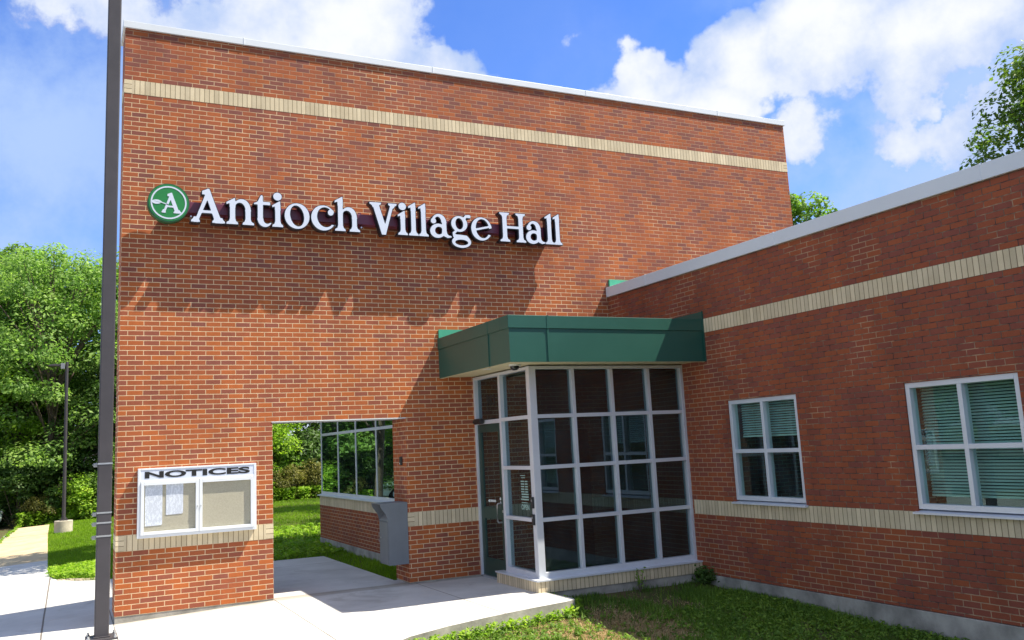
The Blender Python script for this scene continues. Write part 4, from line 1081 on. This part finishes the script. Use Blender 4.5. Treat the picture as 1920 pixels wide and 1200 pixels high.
# front lawn by the wing
n = 230000
X = rng.uniform(1.3, 7.86, n); Y = rng.uniform(-9.2, -1.9, n)
keep = ~in_poly(X, Y, out_l) & ~((X > 5.1) & (Y > -2.04))
bare = pnoise(X, Y, 2.1, 5)*1.15 +.10+ np.exp(-((X-5.35)**2/1.0+(Y+3.95)**2/.8))*1.3
keep &= rng.random(n) > np.clip((bare-.0)*1.6, 0, .95)
X, Y = X[keep], Y[keep]
tagged = blades('lawn_grass', X, Y, .03, .085, .0075, 'grass_blade', tone=.42+.3*pnoise(X, Y, 1.5, 8)+rng.normal(0, .16, len(X)))
tag(tagged, 'green grass on the front lawn below the office wing', 'grass')
n = 5200; X = rng.uniform(1.6, 7.84, n); Y = rng.uniform(-9, -2.1, n)
m_ = ~in_poly(X, Y, out_l) & ~((X > 5.1) & (Y > -2.1)) & (pnoise(X, Y, 3.1, 44) > .05); X, Y = X[m_], Y[m_]
tag(blades('tall_grass_tufts', X, Y, .08, .17, .008, 'grass_blade', lean=.55, tone=.55+rng.normal(0, .2, len(X))), 'longer grass tufts scattered through the front lawn', 'grass')
# broad leaved weeds
def weeds(name, X, Y, per, size, mat, zlo, zhi, label, tone0=.5, zf=ground_z):
    n = len(X); Xr = np.repeat(X, per); Yr = np.repeat(Y, per); a = rng.uniform(0, 6.28, n*per); rr = rng.uniform(.1, 1, n*per)*size*1.1
    C = np.stack([Xr+np.cos(a)*rr, Yr+np.sin(a)*rr, zf(Xr, Yr)+rng.uniform(zlo, zhi, n*per)], -1)
    N = np.stack([np.cos(a)*.5, np.sin(a)*.5, np.ones(n*per)], -1)+rng.normal(size=(n*per, 3))*.3
    t = np.clip(np.repeat(rng.uniform(.2, .8, n), per)+rng.normal(0, .1, n*per)+tone0-.5, 0, 1)
    me = leaves_mesh(name, C, N, rng.uniform(.7, 1.4, n*per)*size, t, mat, .48)
    o = bpy.data.objects.new(name, me); COL.objects.link(o); return tag(o, label, 'weeds', kind='stuff')
n = 9500; X = rng.uniform(1.5, 7.8, n); Y = rng.uniform(-9, -2.05, n)
m_ = ~in_poly(X, Y, out_l) & ~((X > 5.05) & (Y > -2.1)) & (pnoise(X, Y, 1.3, 15) > -.15) & (rng.random(n) > np.exp(-((X-5.35)**2/1.1+(Y+3.95)**2/.9))*.85)
weeds('broadleaf_weeds', X[m_], Y[m_], 9, .042, 'grass_blade', .015, .075, 'low broad-leaved weeds mixed into the front lawn', .6)
# tufts along the slab edge
e = [np.array(p) for p in curve[1:]]; X = []; Y = []
for a, b_ in zip(e[:-1], e[1:]):
    L_ = np.linalg.norm(b_-a); q = int(L_*46)+1; t = rng.random(q); P = a+(b_-a)*t[:, None]
    d = (b_-a)/L_; nn = np.array([d[1], -d[0]]); P = P+nn*rng.uniform(.01, .13, q)[:, None]; X += list(P[:, 0]); Y += list(P[:, 1])
X = np.array(X); Y = np.array(Y)
weeds('edge_weeds', X, Y, 8, .055, 'leaf_bright', .02, .13, 'bright leafy weeds growing along the raised slab edge', .6)
# straw on the bare sunny patch
n = 34000; X = rng.normal(4.95, .85, n); Y = rng.normal(-4.05, .70, n); m_ = ~in_poly(X, Y, out_l) & (X < 7.8) & (Y < -2.2)
X, Y = X[m_], Y[m_]
o = blades('dry_straw', X, Y, .010, .035, .006, 'straw_blade', lean=3.2); tag(o, 'dry straw and dead grass on the bare sunny patch of the front lawn', 'straw')
# back lawn seen through the opening and left of the wall
n = 210000; X = rng.uniform(-.2, 9.6, n); Y = .7+(rng.random(n)**1.5)*25.5
m_ = ~in_poly(X, Y, out_l) & ~((X > 4.58) & (Y < 7.45)) & ~((X > -.1) & (X < 2.1) & (Y < .65)); X, Y = X[m_], Y[m_]
o = blades('back_lawn_grass', X, Y, .03, .08, .011, 'grass_lawn', tone=.45+.3*pnoise(X, Y, .8, 3)+rng.normal(0, .15, len(X))); tag(o, 'bright green grass of the back lawn behind the sign wall', 'grass')
n = 60000; X = rng.uniform(-1.3, .6, n); Y = 5+(rng.random(n)**1.2)*20.5
m_ = ~in_poly(X, Y, out_l) & ((Y > 6.36-.9*(X+.86)/.95) | (rng.random(n) < .12) | (X < -.88)); X, Y = X[m_], Y[m_]
o = blades('side_lawn_grass', X, Y, .03, .085, .010, 'grass_lawn', tone=.5+.3*pnoise(X, Y, .9, 4)+rng.normal(0, .15, len(X))); tag(o, 'bright grass strip between the path and the brick wall', 'grass')
n = 900; X = rng.uniform(2.4, 9.5, n); Y = rng.uniform(4.7, 12, n); m_ = ~in_poly(X, Y, out_l) & ~((X > 4.5) & (Y < 7.5))
weeds('lawn_weeds', X[m_], Y[m_], 12, .085, 'leaf_bright', .02, .13, 'clumps of leafy weeds in the back lawn near the slab', .55)
n = 1500; X = rng.uniform(-2.2, 10.0, n); Y = 25.2+rng.random(n)*1.8
weeds('undergrowth', X, Y, 26, .13, 'leaf_bright', .03, .55, 'low leafy undergrowth along the foot of the wood', .45)
n = 300; X = rng.uniform(-.85, .1, n); Y = 5.4+rng.random(n)*2.6; m_ = ~in_poly(X, Y, out_l) & (Y > 6.38-.9*(X+.86)/.95)
weeds('border_weeds', X[m_], Y[m_], 14, .07, 'leaf_bright', .02, .14, 'leafy weeds at the near end of the side lawn beside the slab', .6)
# weeds in the crack between path and kerb
Y = rng.uniform(10.5, 25, 130); X = np.interp(Y, [10, 15, 20, 25], [-2.47, -2.45, -2.34, -2.17])+rng.normal(0, .03, 130)
weeds('crack_weeds', X, Y, 9, .06, 'grass_lawn', .05, .12, 'thin line of weeds in the joint between path and kerb', .5)
# stone chips along the rounded slab corner
st = MB()
for _ in range(340):
    t = random.random(); x = -.86+t*.95; y = 5.98-.9*t+random.uniform(.02, .34)
    if bool(in_poly(np.array([x]), np.array([y]), out_l)[0]): continue
    s = random.uniform(.012, .038); z = float(ground_z(x, y)) ; a = random.uniform(0, 3)
    pts = [(x+math.cos(a+k_*1.257)*s*random.uniform(.7, 1.2), y+math.sin(a+k_*1.257)*s*random.uniform(.6, 1.1)) for k_ in range(5)]
    st.prism(pts, 'z', z-.01, z+s*.8+.006)
tag(st.build('stone_chips', 'stone_chip'), 'pale loose stone chips along the rounded slab corner', 'gravel', kind='stuff')

# a seedling against the entrance base and a weed clump in the inside corner
sd = empty('seedling', (6.62, -2.16, float(ground_z(6.62, -2.16))), 'small leafy seedling growing against the buff brick sill of the glass entrance', 'plant')
zg = float(ground_z(6.62, -2.16)); C = []; stm = MB()
for _ in range(9):
    a = random.uniform(0, 6.28); hh = random.uniform(.14, .34); tip = (6.62+math.cos(a)*hh*.45, -2.2+math.sin(a)*hh*.25, zg+hh)
    stm.tube([(6.62, -2.18, zg-.02), ((6.62+tip[0])/2, (-2.18+tip[1])/2, zg+hh*.6), tip], [.004, .003, .001], 5, False)
    for t in (.5, .7, .85, 1.0): C.append((6.62+(tip[0]-6.62)*t+random.uniform(-.02, .02), -2.18+(tip[1]+2.18)*t+random.uniform(-.02, .02), zg+hh*t))
C = np.array(C); me = leaves_mesh('foliage', C, rng.normal(size=C.shape)*.5+np.array([0, -.4, .8]), rng.uniform(.035, .07, len(C)), rng.uniform(.2, .8, len(C)), 'leaf_mid')
o = bpy.data.objects.new('foliage', me); COL.objects.link(o); adopt(o, sd); stm.build('stem', 'bark', sd)
wc = empty('weed_clump', (7.72, -2.2, -.13), 'dark weed clump in the corner where entrance sill meets office wall', 'plant')
r_ = rng.normal(size=(420, 3))*np.array([.06, .08, .05])+np.array([7.72, -2.22, -.04]); r_[:, 0] = np.minimum(r_[:, 0], 7.82); r_[:, 2] = np.maximum(r_[:, 2], -.12)
me = leaves_mesh('foliage', r_, rng.normal(size=r_.shape)*.6+np.array([-.3, -.3, .7]), rng.uniform(.04, .08, 420), rng.uniform(0, .6, 420), 'leaf_dark')
o = bpy.data.objects.new('foliage', me); COL.objects.link(o); adopt(o, wc)

# room things behind the wing windows
dk = empty('desk', (9.0, -6.4, 0), 'office desk under the right window behind the blind', 'desk')
MB().box((8.35, -7.4, .72), (9.1, -5.6, .75)).build('desk_top', 'interior_white', dk)
for x, y in ((8.4, -7.35), (9.05, -7.35), (8.4, -5.65), (9.05, -5.65)): MB().box((x-.02, y-.02, 0), (x+.02, y+.02, .72)).build('leg', 'chute_metal', dk)
mo = empty('monitor', (8.5, -6.95, .75), 'flat computer monitor on the office desk behind the right window', 'monitor')
MB().box((8.44, -7.2, .95), (8.47, -6.72, 1.28)).build('screen_case', 'interior_white', mo, bevel=.006)
MB().box((8.47, -6.98, .751), (8.50, -6.94, 1.1)).box((8.40, -7.06, .751), (8.58, -6.86, .765)).build('stand', 'chute_metal', mo)
